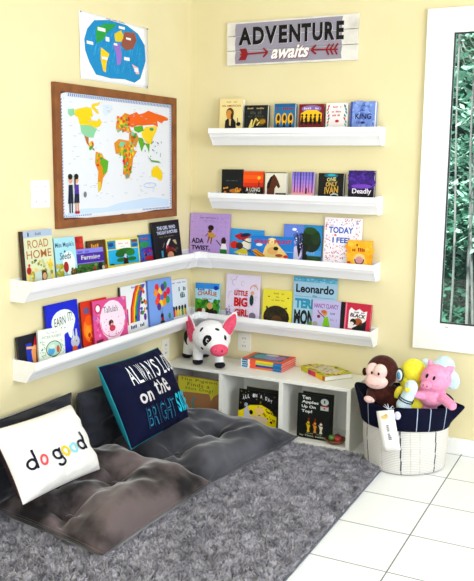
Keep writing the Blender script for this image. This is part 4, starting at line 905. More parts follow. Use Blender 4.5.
# back cushions leaning on the left wall (u along the wall, v up)
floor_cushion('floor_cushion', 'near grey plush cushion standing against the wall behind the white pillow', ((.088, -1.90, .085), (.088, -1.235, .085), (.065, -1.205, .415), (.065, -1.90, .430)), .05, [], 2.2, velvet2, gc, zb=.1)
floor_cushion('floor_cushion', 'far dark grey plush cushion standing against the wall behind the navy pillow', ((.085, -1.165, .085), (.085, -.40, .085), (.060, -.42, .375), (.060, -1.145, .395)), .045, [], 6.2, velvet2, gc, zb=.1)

def on_pillow(P, root, f, Nn, O, T, seed, name, k=.06, lift=.0032, wr=.006):
    return P.build(name, root, lambda x, y, kk: pillow_pt(f, Nn, T, 2*x-1, 2*y-1, 1, lift+.0003*kk, seed, wr, k)-O, .75, .035)
def dense(P, mx=.05):
    """split long edges by inserting points so prints hug the bulge"""
    return P
cotton = noise_mat('white_cotton', 'EDEBE8', 'F4F2F0', 5, .85, .25, 300, dist=.001)
dark = noise_mat('pillow_back_dark', '3A2A30', '2C2026', 5, .85)
TW = .15
r_, f_, N_, O_ = pillow('throw_pillow', 'white lumbar pillow reading do good in coloured letters', 'pillow', ((.325, -1.832, .178), (.325, -1.345, .150), (.205, -1.385, .432), (.190, -1.845, .452)), TW, cotton, dark, seed=3, group='throw pillows on the cushions', k=.045)
P = Print(); A_ = 1.57
def ro(cx, c_): P.ring(cx, .425, .048, .048*A_, .021, c_, 0, 2*pi, 28, A_)
def stem(cx, y0, y1, c_): P.rect(cx-.0105, y0, cx+.0105, y1, c_)
ro(0.1300, '1C1C38'); stem(0.1675, .35, .60, '1C1C38'); ro(0.2500, 'E8707A')
ro(0.4150, '1C1C38'); stem(0.4525, .33, .50, '1C1C38'); P.ring(0.4150, .33, .048, .048*A_, .021, '1C1C38', pi*1.12, 2*pi, 16, A_)
ro(0.5220, 'E8D42A'); ro(0.6270, 'A6DCE8'); ro(0.7330, '1C1C38'); stem(0.7705, .35, .60, '1C1C38')
on_pillow(P, r_, f_, N_, O_, TW, 3, 'lettering', k=.045)
navy = noise_mat('navy_canvas', '090C28', '0E1232', 6, .85, .2, 300, dist=.001)
teal = noise_mat('teal_canvas', '1E8A9C', '2A9CAE', 6, .8)
TN = .17
r_, f_, N_, O_ = pillow('throw_pillow', 'navy pillow with teal edge reading ALWAYS LOOK on the BRIGHT SIDE', 'pillow', ((.318, -1.098, .158), (.318, -.572, .150), (.150, -.600, .512), (.150, -1.112, .526)), TN, navy, teal, seed=8, group='throw pillows on the cushions', k=.04)
P = Print()
def words(s, x0, x1, y0, y1, c_, bold=.02, gap=.012):
    n_ = len(s); tot = sum(.45 if ch in "I.'" else .3 if ch == ' ' else 1 for ch in s); w = (x1-x0)/tot; x = x0
    for ch in s:
        cw = w*(.45 if ch in "I.'" else .3 if ch == ' ' else 1)
        if ch != ' ': P.text(ch, x+gap/2, y0, x+cw-gap/2, y1 if ch != '.' else y0+.03, c_, bold)
        x += cw
words('ALWAYS', .17, .66, .66, .90, 'EEF0F6', .0); words('LOOK', .70, .98, .67, .91, 'EEF0F6', .0)
words('on', .17, .37, .42, .54, 'DDDBE0', .02); words('the', .43, .65, .45, .63, 'DDDBE0', .01)
# outlined word: coloured letters with a navy inline
words('BRIGHT', .19, .64, .12, .37, '4AA8C8', .012); words('BRIGHT', .19, .64, .12, .37, '1A2046', -.012)
words('SIDE.', .67, .95, .14, .39, '3CC4DA', .03)
on_pillow(P, r_, f_, N_, O_, TN, 8, 'lettering', k=.04)

# ------------------------------------------------------------------ shaggy rug
import numpy as np
rugm = noise_mat('grey_shag', '84828A', 'B8B5BF', 20, .95, sheen=.3, coord='Object')
rx0, rx1, ry0, ry1 = .008, 1.300, -3.3, -.305
t = thing('shag_rug', 'large grey shaggy rug covering the tiles under the cushions', 'rug', (.65, -1.6, 0))
box_obj('rug_backing', rx0-.65, rx1-.65, ry0+1.6, ry1+1.6, .0005, .010, mat('5E6068', .9), t, .002)
rng = np.random.default_rng(3); n = 150000
px = rng.uniform(rx0+.004, rx1-.004, n); py = ry0 + (ry1-ry0)*rng.uniform(0, 1, n)**.62
keep = ~((px < .60) & (py > -1.66) & (py < -.42)); px, py = px[keep], py[keep]; n = len(px)
cl = np.array([noise.noise(Vector((x*28, y*28, 1))) for x, y in zip(px, py)]); cl2 = np.array([noise.noise(Vector((x*14, y*14, 7))) for x, y in zip(px, py)]); cl3 = np.array([noise.noise(Vector((x*30, y*30, 17))) for x, y in zip(px, py)])
ang = cl*5+rng.uniform(-1.8, 1.8, n); lean = .005+.009*rng.random(n)+.004*cl2; hh = .019+.007*cl3+.007*rng.random(n)
edge_d = np.minimum(np.minimum(px-rx0, rx1-px), ry1-py); hh *= np.clip(.6+edge_d*14, .6, 1)
dxv, dyv = np.cos(ang)*lean, np.sin(ang)*lean
wd = .0022+.0014*rng.random(n); wa = rng.uniform(0, 2*pi, n); wx, wy = np.cos(wa)*wd, np.sin(wa)*wd
V = np.empty((n, 5, 3))
zb = np.full(n, .009)
V[:, 0] = np.stack([px-wx, py-wy, zb], 1); V[:, 1] = np.stack([px+wx, py+wy, zb], 1)
V[:, 2] = np.stack([px+dxv*.4+wx, py+dyv*.4+wy, zb+hh*.6], 1); V[:, 3] = np.stack([px+dxv*.4-wx, py+dyv*.4-wy, zb+hh*.6], 1)
V[:, 4] = np.stack([px+dxv*1.5, py+dyv*1.5, zb+hh*.95], 1)
V = V.reshape(-1, 3)-np.array([.65, -1.6, 0])
me = bpy.data.meshes.new('shag_pile'); me.vertices.add(len(V)); me.vertices.foreach_set('co', V.astype('f').ravel())
base = np.arange(n)[:, None]*5; loops = (base+np.array([[0, 1, 2, 3, 3, 2, 4]])).ravel()
me.loops.add(len(loops)); me.loops.foreach_set('vertex_index', loops.astype('i'))
starts = (np.arange(n)[:, None]*7+np.array([[0, 4]])).ravel(); me.polygons.add(n*2); me.polygons.foreach_set('loop_start', starts.astype('i'))
me.polygons.foreach_set('loop_total', np.tile([4, 3], n).astype('i')); me.update(calc_edges=True); me.validate()
me.materials.append(rugm); o = link(bpy.data.objects.new('shag_pile', me), t); o['kind'] = 'stuff'

# ------------------------------------------------------------------ basket
BX, BY = 1.361, -.250
t = thing('storage_basket', 'white woven basket with navy cuff and thin stripes holding soft toys', 'basket', (BX, BY, 0))
weave = bpy.data.materials.new('white_woven'); weave.use_nodes = True
nt, N, L, bs = nodes(weave)
tc = N.new('ShaderNodeTexCoord'); sp = N.new('ShaderNodeSeparateXYZ'); L.new(tc.outputs['Object'], sp.inputs[0])
def mth(op, x, y=None):
    n_ = N.new('ShaderNodeMath'); n_.operation = op
    for i, v in enumerate((x, y)):
        if v is None: continue
        if isinstance(v, (int, float)): n_.inputs[i].default_value = v
        else: L.new(v, n_.inputs[i])
    return n_.outputs[0]
wv = mth('ABSOLUTE', mth('SINE', mth('MULTIPLY', sp.outputs['Z'], pi/.0085)))
cr = N.new('ShaderNodeValToRGB'); cr.color_ramp.elements[0].position = 0; cr.color_ramp.elements[0].color = lin('A29F9C'); cr.color_ramp.elements[1].position = .45; cr.color_ramp.elements[1].color = lin('DDDAD5')
L.new(wv, cr.inputs[0]); L.new(cr.outputs[0], bs.inputs['Base Color']); bs.inputs['Roughness'].default_value = .85
bp = N.new('ShaderNodeBump'); bp.inputs['Strength'].default_value = .5; bp.inputs['Distance'].default_value = .003; L.new(wv, bp.inputs['Height']); L.new(bp.outputs['Normal'], bs.inputs['Normal'])
navy2 = noise_mat('navy_cuff', '060920', '0A0D28', 8, .85, .3, 300, dist=.001)
st1 = mat('3E424C', .85); st2 = mat('C9C2B8', .85); st3 = mat('A8B4CC', .8)
NB = 360
def rad(z, a_):
    s = z/.27; r0 = .194+.010*sin(min(s, 1)*pi*.8)
    return r0*(1+.018*sin(a_*3+1+z*6)+.012*sin(a_*5+2))
def stripe_idx(a_, dark_at, pale_at, w):
    d_ = lambda c_: abs((a_-c_+pi) % (2*pi)-pi)
    if any(d_(c_+.0) < w for c_ in dark_at): return 1
    if any(d_(c_) < w*.8 for c_ in pale_at): return 2
    return 0
def shell(name, zs, rf, mats_, dk, pa, w, thick, twist=0):
    vs = []; fs = []; idx = []
    for (z, extra) in zs:
        for k in range(NB):
            a_ = 2*pi*k/NB; r_ = rf(z, a_)+extra; zo = zrim(a_, z); vs.append((r_*cos(a_), r_*sin(a_), zo))
    for j in range(len(zs)-1):
        for k in range(NB):
            fs.append((j*NB+k, j*NB+(k+1) % NB, (j+1)*NB+(k+1) % NB, (j+1)*NB+k)); idx.append(stripe_idx(2*pi*(k+.5)/NB+twist*(zs[j][0]-.15), dk, pa, w))
    o = mesh_obj(name, vs, fs, mats_, t, idx, True); s_ = o.modifiers.new('s', 'SOLIDIFY'); s_.thickness = thick; s_.offset = -1
    return o
# handles: the rim rises and flares at left and right
HA = (radians(-8), radians(188))
def flare(a_): return max(q_*math.exp(-(((a_-h_+pi) % (2*pi)-pi)/w_)**2) for h_, w_, q_ in ((HA[0], .13, 1.5), (HA[1], .33, .8)))
def flare1(a_): return math.exp(-(((a_-HA[1]+pi) % (2*pi)-pi)/.45)**2)
def zrim(a_, z):
    return z + (.040*flare1(a_)*max(0, (z-.22)/.12))+.004*sin(a_*4)*(z/.3)
fa = atan2(-3.76, .92)  # angle facing the camera
dk = [fa+x for x in (-1.02, -.08, .80, 1.9, 2.8, -2.0)]; pa = [fa+x for x in (-.55, .38, -1.4, 1.35, 2.3, -2.6, .15)]
zs = [(.002, -.012), (.006, -.004), (.012, 0)]+[(.012+.0125*i, 0) for i in range(1, 20)]
shell('woven_body', zs, rad, [weave, st1, st2], dk, pa, .016, .005, .3)
def rcuff(z, a_): return rad(.235, a_)+.010+.008*(z-.225)/.1+.045*flare(a_)*max(0, (z-.24)/.1)
cz = [(.222, 0), (.236, .004), (.26, .004), (.29, .004), (.318, .004), (.332, .003), (.338, -.003), (.333, -.010), (.30, -.014), (.25, -.016)]
shell('navy_cuff', cz, rcuff, [navy2, navy2, st3], [], [fa+x for x in (-.3, .25, .55, .95, 1.4, -.9)], .010, .004)
bm = bmesh.new(); bmesh.ops.create_circle(bm, cap_ends=True, radius=.165, segments=48)
o = bm_obj('basket_floor', bm, weave, t); o.location = (0, 0, .006); s_ = o.modifiers.new('s', 'SOLIDIFY'); s_.thickness = .004
# paper tag tied on
tg = thing('paper_tag', 'white hanging paper tag tied to the front of the basket', 'tag', (1.332, -.482, .33))
X = Vector((.080, -.0, .020)); X.normalize(); 
tgY = Vector((.045, -.012, -.184)); H_ = tgY.length; tgY.normalize()
Nt = X.cross(-tgY).normalized(); pw = .084
def tp(x, y, d_=0): return Vector((-.046, -.018, -.012))+X*(x*pw)+tgY*(y*H_)+Nt*(d_+.004*sin(y*3))
vs = []; fs = []
for j in range(9):
    for i in range(5): vs.append(tp(i/4, j/8))
for j in range(8):
    for i in range(4): a_ = j*5+i; fs.append((a_, a_+5, a_+6, a_+1))
card_ = o = mesh_obj('card', vs, fs, mat('F4F2F0', .6), tg, smooth=True); s_ = o.modifiers.new('s', 'SOLIDIFY'); s_.thickness = .0012
P = Print(); P.ell(.42, .16, .2, .05, 'E8D49C'); P.ell(.52, .12, .1, .03, 'E0C078')
P.k += 1; rd = random.Random(4)
for i in range(9):
    y = .36+.042*i
    if i == 4: continue
    P.rect(.44, y, .44+rd.uniform(.12, .2), y+.03, 'A8A4B0', False)
P.build('printed_marks', card_, lambda x, y, k: tp(x, y, .0012+.0002*k))
bm = bmesh.new(); tube(bm, [tp(.62, .04, .001), (.012, -.016, .006), (.006, -.008, .020), (.0, .006, .024)], .0018, 6); tube(bm, [(.012, -.016, .006), (.030, -.014, .024), (.036, -.010, .012), (.012, -.016, .006), (-.008, -.016, .026), (-.016, -.012, .016), (.010, -.016, .006)], .0016, 6)
bm_obj('string_bow', bm, mat('DCE4F0', .8), tg, True)
rosette = bmesh.new(); ball(rosette, (.052, -.006, -.022), (.016, .005, .020), seg=16)
bm_obj('fabric_rosette', rosette, mat('D8D4EC', .85), tg, True)

# ------------------------------------------------------------------ soft toys
def fab(name, c1, c2, sc=60, bump=.4): return noise_mat(name, c1, c2, sc, .95, bump, 400, dist=.0015, sheen=.25)
gt = 'soft toys in the basket'
# brown monkey
t = thing('monkey_toy', 'dark brown plush monkey with a pale pink face at the left of the basket', 'soft toy', (1.262, -.345, .12), 0, gt)
br = fab('brown_plush', '3A1A16', '4A241E'); pk = fab('pale_pink_felt', 'E9BFB8', 'F0CCC4', 60, .1); blk = mat('08070A', .35, Specular_IOR_Level=.3)
o3 = Vector((1.262, -.345, .12))
def bl(bm, p, r_, rot=(0, 0, 0), seg=22): ball(bm, Vector(p)-o3, r_, rot, seg)
def lm(bm, a_, b_, ra, rb, n=8): limb(bm, Vector(a_)-o3, Vector(b_)-o3, ra, rb, n)
bm = bmesh.new(); bl(bm, (1.260, -.335, .468), (.078, .072, .080)); bl(bm, (1.288, -.310, .32), (.072, .054, .085)); lm(bm, (1.25, -.33, .41), (1.265, -.33, .36), .045, .055)
lm(bm, (1.315, -.335, .355), (1.345, -.35, .28), .028, .024); lm(bm, (1.215, -.35, .36), (1.228, -.41, .34), .026, .022); remesh('body', bm, br, t, .004)
bm = bmesh.new(); bl(bm, (1.230, -.394, .482), (.034, .020, .038), (0, 0, 12)); bl(bm, (1.268, -.401, .482), (.034, .020, .038), (0, 0, 12)); bl(bm, (1.250, -.396, .432), (.056, .032, .038), (0, 0, 12)); remesh('face', bm, pk, t, .0025, 3)
bm = bmesh.new(); bl(bm, (1.334, -.335, .448), (.016, .012, .024)); bm_obj('ear', bm, pk, t, True)
bm = bmesh.new(); bl(bm, (1.172, -.335, .455), (.012, .010, .020)); bm_obj('ear', bm, br, t, True)
for x in (1.232, 1.267):
    bm = bmesh.new(); bl(bm, (x, -.4150 if x < 1.24 else -.4215, .476), (.0055, .004, .0075), seg=12); bm_obj('eye', bm, blk, t, True)
bm = bmesh.new(); tube(bm, [Vector(p)-o3 for p in ((1.226, -.4235, .424), (1.24, -.4295, .419), (1.256, -.4315, .418), (1.272, -.4275, .423))], .0009, 6); bm_obj('mouth', bm, mat('A8706A', .8), t, True)
bm = bmesh.new(); bl(bm, (1.226, -.424, .345), (.026, .016, .017), (0, 15, 0)); bl(bm, (1.243, -.43, .345), (.012, .010, .010)); remesh('paw', bm, pk, t, .002, 2)
# yellow duckling with goggle eyes
o3 = Vector((1.41, -.30, .12)); t = thing('duckling_toy', 'yellow plush bird with a round goggle eye between the monkey and the pink pig', 'soft toy', o3, 0, gt)
ye = fab('yellow_plush', 'ECDC2A', 'F4E850')
bm = bmesh.new(); bl(bm, (1.402, -.30, .478), (.062, .058, .062)); bl(bm, (1.382, -.305, .435), (.045, .045, .05)); bl(bm, (1.40, -.30, .34), (.07, .06, .10)); bl(bm, (1.352, -.37, .385), (.018, .016, .034), (0, 20, 0)); remesh('body', bm, ye, t, .004)
bm = bmesh.new(); bl(bm, (1.350, -.352, .466), (.024, .013, .034), (0, 0, -35)); bm_obj('goggle_rim', bm, mat('2A3038', .4), t, True)
bm = bmesh.new(); bl(bm, (1.350, -.359, .466), (.019, .011, .028), (0, 0, -35)); bm_obj('goggle_ring', bm, mat('DCE8E8', .5), t, True)
bm = bmesh.new(); bl(bm, (1.351, -.364, .466), (.013, .010, .020), (0, 0, -35)); bm_obj('goggle_lens', bm, mat('4A8CC0', .15), t, True)
bm = bmesh.new(); bl(bm, (1.462, -.345, .455), (.020, .022, .013), (0, 10, 0)); bm_obj('beak', bm, fab('orange_felt', 'E8842A', 'F09434'), t, True)
# pale blue bird
o3 = Vector((1.392, -.41, .12)); t = thing('bird_toy', 'pale blue plush bird with striped neck and yellow beak in front of the yellow bird', 'soft toy', o3, 0, gt)
pb_ = fab('pale_blue_plush', 'C4DCE4', 'D6E8EE')
bm = bmesh.new(); bl(bm, (1.424, -.415, .432), (.031, .030, .034)); lm(bm, (1.424, -.415, .42), (1.388, -.41, .34), .029, .033); bl(bm, (1.393, -.405, .27), (.055, .045, .075)); remesh('body', bm, pb_, t, .0035)
bm = bmesh.new(); bl(bm, (1.413, -.446, .425), (.013, .012, .010)); bm_obj('beak', bm, mat('F0D42A', .7), t, True)
for z_, x_ in ((.374, 1.403), (.364, 1.399)):
    bm = bmesh.new(); tube(bm, [Vector((x_+.0325*cos(a_), -.4115+.0325*sin(a_), z_-.012*cos(a_)))-o3 for a_ in [2*pi*k/24 for k in range(24)]], .0028, 6, True); bm_obj('neck_stripe', bm, mat('1E2240', .8), t, True)
# pink pig
o3 = Vector((1.53, -.345, .12)); t = thing('pig_toy', 'bright pink plush pig sitting at the right of the basket, arm over the rim', 'soft toy', o3, 0, gt)
pg = fab('pink_plush', 'E88CB4', 'F0A0C2', 70); dpk = fab('pink_felt', 'E08AAC', 'E896B6', 60, .1)
bm = bmesh.new(); bl(bm, (1.520, -.345, .470), (.071, .060, .066)); bl(bm, (1.500, -.325, .385), (.068, .052, .062)); bl(bm, (1.470, -.285, .31), (.05, .045, .07))
bl(bm, (1.492, -.335, .528), (.017, .011, .022), (0, -22, 0)); bl(bm, (1.486, -.335, .545), (.009, .007, .012), (0, -22, 0)); bl(bm, (1.578, -.335, .515), (.020, .012, .020), (0, 35, 0)); bl(bm, (1.592, -.335, .526), (.010, .008, .012), (0, 45, 0))
lm(bm, (1.562, -.36, .382), (1.612, -.40, .366), .025, .022); lm(bm, (1.462, -.37, .385), (1.437, -.395, .395), .022, .018); remesh('body', bm, pg, t, .004)
bm = bmesh.new(); bl(bm, (1.489, -.402, .448), (.027, .020, .019), (0, 0, -8)); bm_obj('snout', bm, dpk, t, True)
for x_, z_ in ((1.480, .450), (1.498, .447)):
    bm = bmesh.new(); bl(bm, (x_, -.4215, z_), (.0035, .003, .006), seg=10); bm_obj('nostril', bm, mat('B8587E', .8), t, True)
for x_, z_, y_ in ((1.490, .490, -.3965), (1.524, .484, -.402)):
    bm = bmesh.new(); bl(bm, (x_, y_, z_), (.0065, .004, .012), (0, 18, 0), 12); bm_obj('eye', bm, blk, t, True)
# pale blue elephant behind
o3 = Vector((1.52, -.22, .12)); t = thing('elephant_toy', 'pale blue plush elephant with big ears behind the pink pig', 'soft toy', o3, 0, gt)
el = fab('ice_blue_plush', 'BCD8E2', 'CFE4EA')
bm = bmesh.new(); bl(bm, (1.520, -.24, .475), (.065, .05, .065)); bl(bm, (1.46, -.215, .40), (.055, .05, .07)); bl(bm, (1.43, -.21, .31), (.05, .045, .07)); remesh('body', bm, el, t, .004)
for p, r_, ro in (((1.578, -.265, .452), (.036, .014, .050), (0, -18, 15)), ((1.450, -.255, .508), (.028, .013, .030), (0, 20, -10)), ((1.535, -.235, .515), (.048, .020, .040), (0, 10, 0))):
    bm = bmesh.new(); bl(bm, p, r_, ro); bm_obj('ear' if ro[2] else 'forehead_tuft', bm, el, t, True)

# black and white pig toy on the cube shelf
o3 = Vector((.20, -.18, .3455)); t = thing('pig_toy', 'white plush pig with black patches and coral pink ears on the cube shelf', 'soft toy', o3)
wp = fab('white_plush', 'E9E8EA', 'F2F1F2'); bp_ = fab('black_plush', '17161A', '201E24'); cp = fab('coral_plush', 'DC4A68', 'E85C78')
HC = Vector((.262, -.228, .506))
bm = bmesh.new(); bl(bm, HC, (.108, .098, .096)); bl(bm, HC+Vector((.058, -.048, -.032)), (.064, .062, .052)); bl(bm, (.165, -.158, .460), (.088, .085, .074)); bl(bm, (.112, -.118, .450), (.072, .066, .062))
lm(bm, (.172, -.215, .44), (.178, -.232, .374), .034, .027); lm(bm, (.075, -.135, .44), (.052, -.128, .374), .040, .028); lm(bm, (.27, -.19, .44), (.315, -.235, .378), .030, .026); lm(bm, (.125, -.075, .44), (.13, -.07, .372), .034, .027)
remesh('body', bm, wp, t, .004)
for x_, y_ in ((.180, -.236), (.050, -.130), (.324, -.246), (.13, -.07)):
    bm = bmesh.new(); bl(bm, (x_, y_, .362), (.030, .031, .019)); bm_obj('hoof', bm, bp_, t, True)
dirc = (Vector((2.32, -4.03, 1.2))-HC).normalized()
def patch(name, dx_, dz_, rx_, rz_, m_, thick=.006, rot=0, cen=HC, rr=(.108, .098, .096)):
    # patch hugging the head ellipsoid: offsets are fractions along image right / up
    rt = Vector((.87, .49, 0)); up = Vector((0, 0, 1)); vs = []; fs = []; n1, n2 = 20, 5
    fr = (dirc-up*dirc.dot(up)*0).normalized()
    def pt(a_, q):
        x_ = q*rx_*cos(a_); z_ = q*rz_*sin(a_); X_ = dx_+x_*cos(rot)-z_*sin(rot); Z_ = dz_+x_*sin(rot)+z_*cos(rot)
        d_ = (fr+rt*X_+up*Z_).normalized(); s_ = 1/sqrt((d_.x/rr[0])**2+(d_.y/rr[1])**2+(d_.z/rr[2])**2)
        return cen+d_*(s_+thick*(1-q**4)*.5-.0015*q)-o3
    vs.append(pt(0, 0))
    for j in range(1, n2+1):
        for k in range(n1): vs.append(pt(2*pi*k/n1, j/n2))
    for k in range(n1): fs.append((0, 1+k, 1+(k+1) % n1))
    for j in range(n2-1):
        for k in range(n1): fs.append((1+j*n1+k, 1+(j+1)*n1+k, 1+(j+1)*n1+(k+1) % n1, 1+j*n1+(k+1) % n1))
    o = mesh_obj(name, vs, fs, m_, t, smooth=True); s_ = o.modifiers.new('s', 'SOLIDIFY'); s_.thickness = .003; s_.offset = -1
    return o
patch('eye_patch', -.28, -.16, .30, .40, bp_, .008, -.3)
patch('forehead_spot', .42, .66, .19, .15, bp_, .006, -.4)
patch('eye', -.24, -.12, .11, .15, mat('C8C8D0', .4), .016); patch('eye', -.21, -.13, .07, .10, blk, .020)
patch('eye', .98, .0, .17, .26, bp_, .008, -.2)
patch('ear_patch', -1.0, .9, .22, .35, bp_, .006)
patch('side_patch', -.75, -.85, .16, .16, bp_, .005)
SN = Vector((.358, -.318, .463))
bm = bmesh.new(); bl(bm, SN, (.050, .036, .034), (0, 0, 40)); bm_obj('snout', bm, cp, t, True)
for dxx in (-.016, .016):
    bm = bmesh.new(); p = SN+Vector((.014, -.028, .003))+Vector((.87, .45, 0))*dxx; bl(bm, p, (.005, .005, .007), seg=10); bm_obj('nostril', bm, mat('7A2438', .8), t, True)
def ear(tip, base, wd_, dep, out):
    tip, base = Vector(tip), Vector(base); ax = (tip-base); sd = Vector(out).normalized(); nr = ax.cross(sd).normalized()
    par_ = t
    for m_, nm, off, sc_ in ((wp, 'ear', .0, 1), (cp, 'inner_ear', -.006, .88)):
        vs = []; fs = []; n_ = 12
        for side in (1, -1):
            for j in range(n_+1):
                v_ = j/n_; w_ = wd_*sc_*sin(pi*min(1, (v_*.72+.28)))**.7 if j < n_ else 0
                for i in range(7):
                    u_ = i/3-1; vs.append(base+ax*(v_*sc_+.04*(sc_ < 1))+sd*(w_*u_)+nr*(dep*(1-u_*u_)*sin(pi*v_)*.6+side*.0035+off)-o3)
        W_ = 7; M_ = (n_+1)*7
        for s_ in (0, 1):
            for j in range(n_):
                for i in range(6): a_ = s_*M_+j*W_+i; q = (a_, a_+1, a_+W_+1, a_+W_); fs.append(q if s_ == 0 else q[::-1])
        for j in range(n_):
            for i in (0, 6): a_ = j*W_+i; q = (a_, a_+W_, a_+W_+M_, a_+M_); fs.append(q)
        par_ = mesh_obj(nm, vs, fs, m_, par_, smooth=True)
ear((.122, -.245, .630), (.176, -.268, .478), .040, .025, (.75, -.35, .3))
ear((.398, -.20, .660), (.345, -.225, .535), .036, -.02, (.8, .5, -.35))
bm = bmesh.new(); bl(bm, (.085, -.178, .475), (.040, .014, .045), (0, 0, -25)); bm_obj('body_patch', bm, bp_, t, True)
bm = bmesh.new(); bl(bm, (.175, -.135, .548), (.045, .04, .014)); bm_obj('body_patch', bm, bp_, t, True)

# ------------------------------------------------------------------ outside
gm = noise_mat('forest_ground', '12261C', '223C2C', 2, .95)
structure(box_obj('ground', -9, 9, .13, 22, -.6, -.5, gm))
fol1 = noise_mat('leaf_mid', '3E7A66', '5A9C80', 1.6, .6); fol2 = noise_mat('leaf_bright', 'A4E6CC', 'D0F6E6', 2.5, .55); fol3 = noise_mat('leaf_dark', '24483E', '33604E', 1.2, .7)
barkp = noise_mat('pale_bark', '9AA0A0', 'C4C6C4', 6, .8, .3, 40); barkd = noise_mat('dark_bark', '5A6462', '7A8482', 6, .85, .3, 40)
def leaves(name, m_, centers, n, size, parent, seed, flat=.5):
    rg = np.random.default_rng(seed); c_ = np.array(centers, float); k = rg.integers(0, len(c_), n); p = c_[k, :3]+rg.normal(size=(n, 3))*c_[k, 3:4]*np.array([1, 1, flat])*.5
    a_ = rg.uniform(0, 2*pi, n); s = size*rg.uniform(.6, 1.3, n); tl = rg.uniform(-.7, .7, n)
    dx_ = np.stack([np.cos(a_)*s, np.sin(a_)*s, tl*s], 1); dy_ = np.stack([-np.sin(a_)*s*.45, np.cos(a_)*s*.45, rg.uniform(-.3, .3, n)*s], 1)
    V = np.stack([p-dx_, p-dy_, p+dx_, p+dy_], 1).reshape(-1, 3)
    me = bpy.data.meshes.new(name); me.vertices.add(len(V)); me.vertices.foreach_set('co', V.astype('f').ravel()); me.loops.add(len(V)); me.loops.foreach_set('vertex_index', np.arange(len(V)).astype('i'))
    me.polygons.add(n); me.polygons.foreach_set('loop_start', (np.arange(n)*4).astype('i')); me.polygons.foreach_set('loop_total', np.full(n, 4).astype('i')); me.update(calc_edges=True); me.materials.append(m_)
    return link(bpy.data.objects.new(name, me), parent)
rd = random.Random(21)
# thin trunks: (x at y, y, lean, radius, bright?)
TR = [(1.075, 1.9, .015, .011, 1, 'very thin whitish sapling nearest the window, at the left of the glass', 2), (1.20, 2.3, -.03, .013, 1, 'thin whitish sapling near the window crossing its neighbour', 2), (1.10, 2.6, .02, .016, 1, 'slim pale tree close to the window with bright mint leaves', 1), (.93, 3.9, -.05, .034, 1, 'pale barked tree outside the window, leaning slightly left', 1), (1.02, 4.6, .05, .022, 1, 'thin pale tree leaning right outside the window', 0),
      (.62, 5.2, .0, .04, 0, 'grey trunked tree at the left edge of the window view', 0), (.83, 6.4, .03, .03, 1, 'thin whitish tree in the middle of the window view', 0), (.42, 7.2, -.02, .05, 0, 'grey tree further back in the woods', 0), (.72, 8.4, .02, .04, 1, 'pale distant tree behind the window view', 0),
      (1.7, 3.4, .03, .03, 1, 'pale tree right of the visible window strip', 1), (2.3, 4.6, -.03, .04, 0, 'grey tree well right of the window strip', 1), (-.3, 6.6, .03, .05, 0, 'grey tree hidden left of the window strip', 1)]
for i, (x, y, ln, rr_, pale, lab, lf) in enumerate(TR):
    t = thing('forest_tree', lab, 'tree', (x, y, -.5), 0, 'trees outside the window')
    bm = bmesh.new(); pts = [(ln*h_*.8+.03*sin(h_*1.7+i), .02*sin(h_*1.3+i*2), h_) for h_ in [k*.35 for k in range(14)]]
    tube(bm, pts, [rr_*(1-.05*k) for k in range(14)], 9)
    for q in range(5):
        k = 5+q+(i+q) % 3; k = min(k, 12); s = 1 if (q+i) % 2 else -1; b0 = Vector(pts[k]); tube(bm, [b0, b0+Vector((.16*s, .05, .25)), b0+Vector((.26*s, .08, .6))], [rr_*.4, rr_*.28, rr_*.12], 6)
    bm_obj('trunk', bm, barkp if pale else barkd, t, True)
    cs = [(pts[k][0]+rd.uniform(-.3, .3), rd.uniform(-.25, .25), pts[k][2]+rd.uniform(-.2, .2), .22) for k in range(4, 13) for _ in range(3 if lf else 2)]
    leaves('foliage', fol2 if lf else fol1, cs, (0, 1100, 160)[lf] if lf else 900, .045 if lf == 1 else .03 if lf else .05, t, 40+i, .35)
t = bpy.data.objects.new('woodland_undergrowth', None); 
cs = [(rd.uniform(-4.5, 5.5), rd.uniform(9, 12), rd.uniform(-.5, 6.5), 1.0) for _ in range(170)]
o = leaves('woodland_backdrop_foliage', fol3, cs, 60000, .13, None, 5, .8); tag(o, 'dense dark green woodland foliage far behind the trees', 'foliage', kind='stuff')
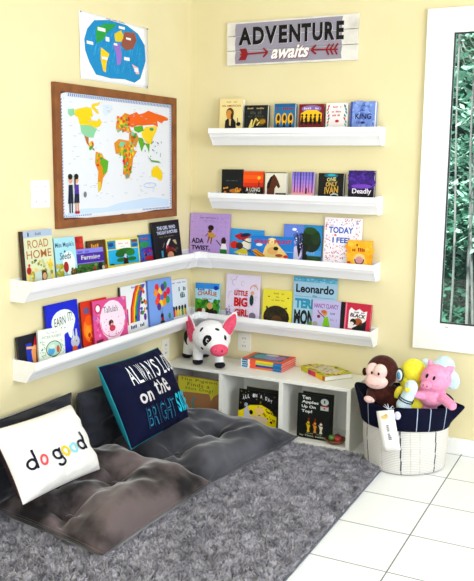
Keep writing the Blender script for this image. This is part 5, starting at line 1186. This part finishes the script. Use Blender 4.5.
cs = [(rd.uniform(-2.5, 4), rd.uniform(4.5, 9), rd.uniform(-.5, 3.4), .5) for _ in range(90)]+[(rd.uniform(.2, 1.2), rd.uniform(3.6, 6), rd.uniform(-.4, 1.0), .35) for _ in range(24)]+[(rd.uniform(-.8, 1.6), rd.uniform(4.2, 8.5), rd.uniform(-.45, -.05), .4) for _ in range(60)]
o = leaves('understorey_foliage', fol1, cs, 36000, .06, None, 6, .5); tag(o, 'mid green understorey leaves among the trunks', 'foliage', kind='stuff')
bm = bmesh.new(); n_ = 40
vs = [(-14+28*i/n_, 13.5+1.5*sin(i*1.3), -.6+9*j) for i in range(n_+1) for j in (0, 1)]
hill = mesh_obj('wooded_hill', vs+[(v[0], v[1]+3, v[2]) for v in vs], [(2*i, 2*i+2, 2*i+3, 2*i+1) for i in range(n_)]+[(2*i+1, 2*i+3, 2*i+3+2*(n_+1), 2*i+1+2*(n_+1)) for i in range(n_)], noise_mat('hill_green', '1E3A30', '3A6650', 1.5, .9, coord='Object'), None)
structure(hill)

# ------------------------------------------------------------------ light
w = bpy.data.worlds.new('daylight'); SC.world = w; w.use_nodes = True
w.node_tree.nodes['Background'].inputs[0].default_value = (.84, .92, 1, 1); w.node_tree.nodes['Background'].inputs[1].default_value = 0.42
sl = bpy.data.lights.new('sun', 'SUN'); sl.energy = 6; sl.angle = radians(6); sl.color = (1, .97, .9)
so_ = bpy.data.objects.new('sun', sl); COL.objects.link(so_); so_.location = (0, -3, 9); so_.rotation_euler = (Vector((.12, 1, -1.35))).to_track_quat('-Z', 'Y').to_euler()
def area(name, loc, look, sx, sy, power, col=(1, 1, 1)):
    l = bpy.data.lights.new(name, 'AREA'); l.shape = 'RECTANGLE'; l.size = sx; l.size_y = sy; l.energy = power; l.color = col
    o = bpy.data.objects.new(name, l); COL.objects.link(o); o.location = loc
    o.rotation_euler = (Vector(look)-Vector(loc)).to_track_quat('-Z', 'Y').to_euler(); return o
area('right_window_daylight', (4.4, -2.4, 1.6), (0, -1.4, .9), 2.2, 1.6, 95, (.92, .965, 1))
area('rear_window_daylight', (2.2, -6.0, 1.9), (.8, 0, .9), 2.6, 1.5, 54, (.93, .97, 1))
